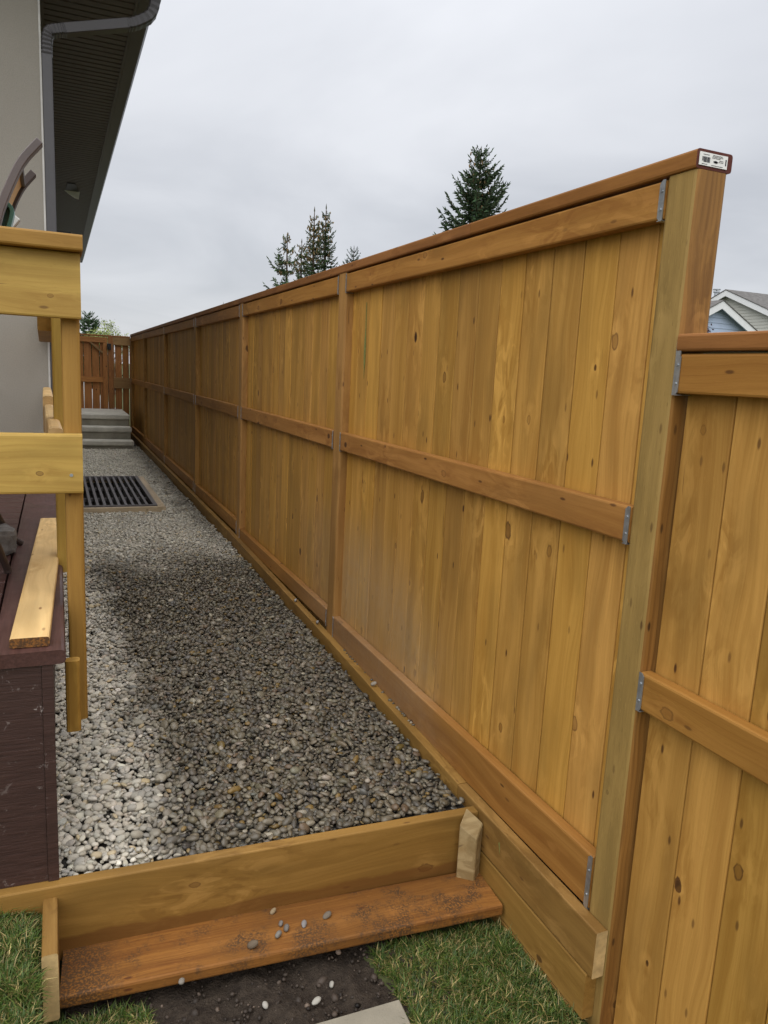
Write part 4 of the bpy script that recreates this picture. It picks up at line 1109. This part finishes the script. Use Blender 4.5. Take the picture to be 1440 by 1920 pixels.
# ------------------------------------------------------------------ trees
def spruce(name, label, base, height, radius, seed, tint=(0.030, 0.052, 0.026), cone=0.0, dens=1.0, group=None, power=0.85, sparse=0.0, step=0.019, nb0=8, leader=0.03, upt=0.0):
    rng = np.random.default_rng(seed); rd = random.Random(seed)
    t = thing(name, label, 'spruce tree', base, 'spruce trees beyond the fences')
    bx, by, bz = base
    tr = MB()
    tr.tube([(bx, by, bz), (bx+0.03, by, bz+height*0.5), (bx, by, bz+height*0.93), (bx, by, bz+height)], [0.02*height, 0.011*height, 0.003*height, 0.0012*height], 7)
    limbs = MB(); TP, TD, TL, TT = [], [], [], []
    z = height*0.12
    while z < height*(1-leader):
        f = z/height; L0 = radius*max(0.004, 1-f-leader*0.7)**power
        nb = nb0 if f < 0.9 else max(4, nb0-3)
        a0 = rd.uniform(0, 6.28)
        for k in range(nb):
            if rd.random() < sparse: continue
            an = a0+k*6.283/nb+rd.uniform(-.3, .3); L = L0*rd.uniform(0.62, 1.18)+0.10
            d0 = Vector((math.cos(an), math.sin(an), 0))
            up = 0.75 if f > 0.92 else (0.42 if f > 0.75 else (0.08 if f > 0.5 else -0.12))
            up += rd.uniform(-.08, .08)+upt
            pts = []
            for q in range(5):
                s = q/4
                pts.append(Vector((bx, by, bz+z))+d0*L*s+Vector((0, 0, L*(up*s - 0.16*math.sin(math.pi*s)*(1 if f < .85 else 0)+0.20*s**3))))
            limbs.tube(pts, [0.012*L+0.004, 0.010*L+.003, 0.008*L+.003, 0.005*L+.002, 0.003], 4, cap=False)
            nt_ = max(4, int(L/0.022*dens))
            for q in range(nt_):
                s = (q+rd.random()*0.8)/nt_*0.97+0.03
                i = min(int(s*4), 3); p = pts[i].lerp(pts[i+1], s*4-i); tdir = (pts[i+1]-pts[i]).normalized()
                sd = Vector((-d0.y, d0.x, 0))*(1 if q % 2 else -1)
                dd = (tdir*rd.uniform(.45, 1.1)+sd*rd.uniform(.35, 1.0)+Vector((0, 0, rd.uniform(-.75, .25)))).normalized()
                TP.append(p); TD.append(dd); TL.append(rd.uniform(.55, 1.15)*(0.10+0.22*L*(1-s*0.62))*(0.8 if f > .9 else 1)); TT.append(f)
            TP.append(pts[4]); TD.append((pts[4]-pts[3]).normalized()); TL.append(0.10+0.06*L); TT.append(f)
        z += height*step*rd.uniform(.8, 1.25)+0.02
    TP.append(Vector((bx, by, bz+height*0.97))); TD.append(Vector((0, 0, 1))); TL.append(height*0.035); TT.append(1)
    P = np.array([v[:] for v in TP]); D = np.array([v[:] for v in TD]); Ln = np.array(TL); f = np.array(TT); n = len(P)
    # each twig: three crossed narrow blades
    r0 = rng.normal(size=(n, 3)); S1 = np.cross(D, r0); S1 /= np.linalg.norm(S1, axis=1)[:, None]+1e-9; S2 = np.cross(D, S1)
    Vs, Fs, Ts, nvv = [], [], [], 0
    col = np.array(tint)*np.exp(rng.normal(0, 0.33, (n, 1)))*(1+rng.normal(0, 0.07, (n, 3)))
    for kk in range(2):
        s = S1*math.cos(kk*1.57)+S2*math.sin(kk*1.57); wv = (0.030+0.10*Ln)[:, None]*0.5
        V = np.stack([P, P+D*(Ln*0.35)[:, None]+s*wv, P+D*Ln[:, None], P+D*(Ln*0.35)[:, None]-s*wv], 1)
        Vs.append(V.reshape(-1, 3)); Fs.append(np.arange(n*4).reshape(-1, 4)+nvv); nvv += n*4; Ts.append(np.repeat(col, 4, 0))
    link('trunk', mesh('trunk', tr.v, tr.f, M_bark), None, t)
    link('limbs', mesh('limbs', limbs.v, limbs.f, M_bark), None, t)['kind'] = 'stuff'
    o = link('crown', big_mesh('crown', np.concatenate(Vs), np.concatenate(Fs), M_needle, np.concatenate(Ts), smooth=False), None, t)
    o['kind'] = 'stuff'
    if cone > 0:
        hub = np.hypot(P[:, 0]-bx, P[:, 1]-by)
        k = np.where((f > 0.74) & (f < 0.95) & (hub < radius*0.13) & (rng.uniform(0, 1, n) < cone))[0]; m = len(k)
        if cone > 0 and m:
            C = P[k]+D[k]*(Ln[k]*rng.uniform(.5, 1.1, m))[:, None]-np.array([0, 0, 0.05])
            S = np.tile([[0.026, 0.026, 0.065]], (m, 1))*(height/9)
            V, F, T, _ = pebble_cloud(C, S, rng, ICO1)
            T = np.repeat(np.array([(0.165, 0.110, 0.045)])*np.exp(rng.normal(0, .25, (m, 1))), 12, 0)
            o = link('cones', big_mesh('cones', V, F, M_leaf, T), None, t); o['kind'] = 'stuff'
    return t
GZ = -1.62
def at(px, py, Y):
    """photo pixel -> point at depth Y (used once, to place far things)"""
    v = Rm @ Vector((px-720, -(py-960), -1421)); return v*(Y/v.y)
p = at(903, 275, 22); spruce('spruce_tree', 'big dense dark green spruce standing alone behind the middle of the fence', (p.x, p.y, GZ), p.z-GZ, 2.95, 21, (0.066, 0.104, 0.052), 0.06, 1.25, None, 0.82, 0.04, 0.019, 9, 0.015, 0.06)
p = at(590, 388, 30); spruce('spruce_tree', 'slim spruce with brown cones, left one of the close pair behind the fence', (p.x, p.y, GZ), p.z-GZ, 1.65, 22, (0.072, 0.104, 0.046), 0.40, 0.9, None, 1.05, 0.12, 0.022, 7, 0.05)
p = at(612, 383, 30.6); spruce('spruce_tree', 'slim dark spruce, right and taller one of the close pair behind the fence', (p.x, p.y, GZ), p.z-GZ, 2.05, 23, (0.064, 0.104, 0.046), 0.22, 0.95, None, 1.0, 0.08, 0.021, 7, 0.05)
p = at(539, 436, 28); spruce('spruce_tree', 'thin open spruce with a cone laden top, leftmost of the cluster behind the fence', (p.x, p.y, GZ), p.z-GZ, 2.0, 24, (0.080, 0.122, 0.060), 0.8, 1.3, None, 0.75, 0.25, 0.050, 5, 0.02, -0.05)
p = at(566, 448, 31); spruce('spruce_tree', 'low brownish spruce squeezed between the thin open one and the close pair', (p.x, p.y, GZ), p.z-GZ, 1.5, 25, (0.090, 0.112, 0.050), 0.8, 1.0, None, 0.95, 0.25, 0.035, 6, 0.03)
p = at(664, 461, 34); spruce('spruce_tree', 'short blue grey spruce tip just above the fence cap, right of the close pair', (p.x, p.y, GZ), p.z-GZ, 2.6, 26, (0.095, 0.130, 0.105), 0.0, 1.0, None, 0.9, 0.1, 0.024, 7, 0.03, 0.1)
p = at(166, 588, 42); spruce('spruce_tree', 'small spruce far off above the gate, beside the guard post', (p.x, p.y, GZ), p.z-GZ, 1.75, 27, (0.06, 0.11, 0.045), 0.0, 1.4, None, 0.8, 0.05, 0.026, 8, 0.01)
def broadleaf(name, label, cat, base, height, radius, seed, leafc, leaf=0.09, nleaf=2600, trunk_f=0.35, leafy=True, spread=1.0, twig_r=0.008):
    rng = np.random.default_rng(seed); rd = random.Random(seed)
    t = thing(name, label, cat, base); B = Vector(base)
    tr = MB(); tr.tube([B, B+Vector((0.02, 0, height*trunk_f))], [0.02*height*0.7, 0.012*height*0.7], 7)
    link('trunk', mesh('trunk', tr.v, tr.f, M_bark), None, t)
    lm = MB(); ends = []
    def grow(p, d, L, r, lv):
        q = p+d*L*0.5+Vector((rd.uniform(-1, 1), rd.uniform(-1, 1), 0))*L*0.06; e = q+d*L*0.5
        lm.tube([p, q, e], [r, r*.8, r*.55], 4, cap=False)
        ends.append((q, e))
        if lv == 0: return
        for _ in range(3):
            nd = (d+Vector((rd.uniform(-1, 1), rd.uniform(-1, 1), rd.uniform(-.25, .6)))*0.75*spread).normalized()
            grow(p+d*L*rd.uniform(.45, 1), nd, L*rd.uniform(.55, .8), r*.55, lv-1)
    for k in range(5):
        an = k*1.2566+rd.uniform(-.3, .3)
        d = Vector((math.cos(an)*0.55*spread, math.sin(an)*0.55*spread, 1)).normalized()
        grow(B+Vector((0, 0, height*trunk_f*rd.uniform(.6, 1))), d, height*(1-trunk_f)*0.42, twig_r*2.6, 3)
    link('limbs', mesh('limbs', lm.v, lm.f, M_bark), None, t)['kind'] = 'stuff'
    if leafy:
        idx = rng.integers(0, len(ends), nleaf); u = rng.uniform(0, 1, (nleaf, 1))
        A = np.array([e[0][:] for e in ends])[idx]; E_ = np.array([e[1][:] for e in ends])[idx]
        P = A+(E_-A)*u+rng.normal(0, leaf*0.9, (nleaf, 3))
        D = rng.normal(size=(nleaf, 3)); D /= np.linalg.norm(D, axis=1)[:, None]; S_ = np.cross(D, rng.normal(size=(nleaf, 3))); S_ /= np.linalg.norm(S_, axis=1)[:, None]
        h = leaf*rng.uniform(.6, 1.2, (nleaf, 1))
        V = np.stack([P-D*h*.5, P+S_*h*.3, P+D*h*.5, P-S_*h*.3], 1).reshape(-1, 3)
        T = np.repeat(np.array(leafc)*np.exp(rng.normal(0, .25, (nleaf, 1))), 4, 0)
        o = link('crown', big_mesh('crown', V, np.arange(nleaf*4).reshape(-1, 4), M_leaf, T, smooth=False), None, t); o['kind'] = 'stuff'
    return t
p = at(212, 603, 40); broadleaf('leafing_tree', 'pale yellow green spring tree far off above the gate', 'tree', (p.x, p.y, GZ), p.z-GZ+0.35, 1.5, 31, (0.24, 0.29, 0.08), 0.085, 3400, 0.30, True, 0.8)
p = at(433, 541, 24); broadleaf('bare_sapling', 'thin bare sapling tip sticking up above the far fence bays', 'tree', (p.x, p.y, GZ), p.z-GZ, 0.5, 32, (0, 0, 0), 0.05, 10, 0.62, False, 0.22, 0.008)
# ------------------------------------------------------------------ neighbouring houses
def shingle():
    s = MT('grey_shingle'); p = s.obj(); px, py, pz = s.sep(p)
    n = s.noise(p, 6.0, 5, 0.7); f = s.noise(p, 40.0, 3, 0.6)
    c = s.mix(s.mr(n, 0.3, 0.7, 0, 1), (0.085, 0.080, 0.076), (0.165, 0.158, 0.150))
    s.bump(f, 0.5, 0.01)
    return s.fin(c, 0.9, 0.2)
M_shing = shingle()
M_beige = plain('beige_vinyl_siding', (0.50, 0.50, 0.45), 0.6, 0.3, var=0.04, scale=2)
M_blue = plain('pale_blue_siding', (0.42, 0.50, 0.64), 0.6, 0.3, var=0.05, scale=3)
M_wtrim = plain('white_fascia', (0.74, 0.75, 0.75), 0.5, 0.35, var=0.03)
# beige house: gable faces -X, ridge runs along +X
hb = thing('beige_house', 'beige sided neighbouring house with grey shingle roof, behind the right end of the fence', 'house', (29.0, 23.5, GZ))
HXW = 26.0
ap = Rm @ Vector((1362-720, -(544-960), -1421)); ap = ap*(HXW/ap.x)
lf = Rm @ Vector((1335-720, -(561-960), -1421)); lf = lf*(HXW/lf.x)
rt = Rm @ Vector((1440-720, -(577-960), -1421)); rt = rt*(HXW/rt.x)
sl = (ap.z-rt.z)/(ap.y-rt.y); sl2 = (ap.z-lf.z)/(lf.y-ap.y)
SLP = 0.5*(sl+sl2)
def gable_siding(parent, name, mat, apex_a, apex_z, slope, half, zbot, exposure, fn):
    """lap siding boards clipped to a gable; fn(a, d, z) -> xyz, d = distance out of the wall"""
    z = zbot
    while z < apex_z-0.05:
        z1 = min(z+exposure, apex_z-0.02)
        h0 = min(half, (apex_z-z)/slope); h1 = min(half, (apex_z-z1)/slope)
        mb = MB()
        vs = [fn(apex_a-h0, 0.022, z), fn(apex_a+h0, 0.022, z), fn(apex_a+h1, 0.004, z1), fn(apex_a-h1, 0.004, z1),
              fn(apex_a-h0, 0.0, z), fn(apex_a+h0, 0.0, z), fn(apex_a+h1, 0.0, z1), fn(apex_a-h1, 0.0, z1)]
        mb.add(vs, [(0, 1, 2, 3), (4, 7, 6, 5), (0, 4, 5, 1), (1, 5, 6, 2), (2, 6, 7, 3), (3, 7, 4, 0)])
        mb.build(name, mat, parent)
        z += exposure
HALF = 5.2
gable_siding(hb, 'siding_board', M_beige, ap.y, ap.z-0.12, SLP, HALF, GZ, 0.125, lambda a, d, z: (HXW+0.25-d, a, z))
eav = ap.z-SLP*(HALF+0.4)
for sg in (1, -1):
    mb = MB()
    mb.poly([(ap.y, ap.z), (ap.y+sg*(HALF+0.4), eav), (ap.y+sg*(HALF+0.4), eav-0.22), (ap.y, ap.z-0.24)], HXW-0.03, HXW+0.01, lambda a, b, d: (d, a, b))
    mb.build('barge_board', M_wtrim, hb)
    mb = MB()
    mb.poly([(ap.y, ap.z+0.035), (ap.y+sg*(HALF+0.45), eav+0.035-0.02), (ap.y+sg*(HALF+0.45), eav-0.02), (ap.y, ap.z+0.002)], HXW-0.05, HXW+12, lambda a, b, d: (d, a, b))
    mb.build('roof_slope', M_shing, hb)
    mb = MB(); yy = ap.y+sg*HALF
    mb.box(HXW+0.25, HXW+11.8, min(yy, yy-sg*0.15), max(yy, yy-sg*0.15), GZ, eav+0.1); mb.build('side_wall', M_beige, hb)
rv = MB()
qv = ap.y-1.2; rv.box(HXW+2.2, HXW+2.9, qv-0.25, qv+0.25, ap.z-SLP*1.2+0.02, ap.z-SLP*1.2+0.16); rv.build('roof_vent', M_dark, hb, bevel=0.03)
q = Rm @ Vector((1344-720, -(543-960), -1421)); q = q*((HXW+4)/q.x)
fl = MB(); fl.tube([(q.x, q.y, q.z-1.6), (q.x, q.y, q.z-0.10)], 0.105, 10); fl.tube([(q.x, q.y, q.z-0.14), (q.x, q.y, q.z-0.09)], 0.16, 10)
fl.tube([(q.x, q.y, q.z-0.02), (q.x, q.y, q.z+0.02)], 0.19, 10); fl.tube([(q.x, q.y, q.z-0.1), (q.x, q.y, q.z)], 0.03, 6)
fl.build('flue_pipe', M_galv, hb)
# pale blue garage: gable faces -Y, ridge runs along +Y
hg = thing('blue_garage', 'pale blue sided garage gable with white rakes, in front of the beige house', 'garage', (21.0, 22.0, GZ))
GYW = 18.0
ag = at(1355, 564, GYW); rg_ = at(1420, 617, GYW); lg_ = at(1334, 577, GYW)
SG = 0.5*((ag.z-rg_.z)/(rg_.x-ag.x)+(ag.z-lg_.z)/(ag.x-lg_.x))
HG = 3.2
gable_siding(hg, 'siding_board', M_blue, ag.x, ag.z-0.10, SG, HG, GZ, 0.155, lambda a, d, z: (a, GYW+0.22-d, z))
eg = ag.z-SG*(HG+0.3)
for sg in (1, -1):
    mb = MB(); mb.poly([(ag.x, ag.z), (ag.x+sg*(HG+0.3), eg), (ag.x+sg*(HG+0.3), eg-0.20), (ag.x, ag.z-0.235)], GYW-0.03, GYW+0.01, lambda a, b, d: (a, d, b)); mb.build('barge_board', M_wtrim, hg)
    mb = MB(); mb.poly([(ag.x, ag.z+0.03), (ag.x+sg*(HG+0.34), eg+0.03-0.02), (ag.x+sg*(HG+0.34), eg-0.02), (ag.x, ag.z+0.002)], GYW-0.05, GYW+6, lambda a, b, d: (a, d, b)); mb.build('roof_slope', M_shing, hg)
    mb = MB(); xx = ag.x+sg*HG; mb.box(min(xx, xx-sg*0.15), max(xx, xx-sg*0.15), GYW+0.22, GYW+5.9, GZ, eg+0.08); mb.build('side_wall', M_blue, hg)
p = at(1346, 582, 14); broadleaf('red_leaf_shrub', 'slender shrub with dark red new leaves in front of the blue garage', 'shrub', (p.x, p.y, GZ), p.z-GZ, 0.6, 41, (0.075, 0.014, 0.026), 0.055, 700, 0.45, True, 0.32, 0.006)
p = at(1421, 592, 16); broadleaf('bare_shrub', 'bare twiggy shrub in front of the beige house siding', 'shrub', (p.x, p.y, GZ), p.z-GZ, 0.6, 42, (0, 0, 0), 0.05, 10, 0.45, False, 0.5, 0.005)
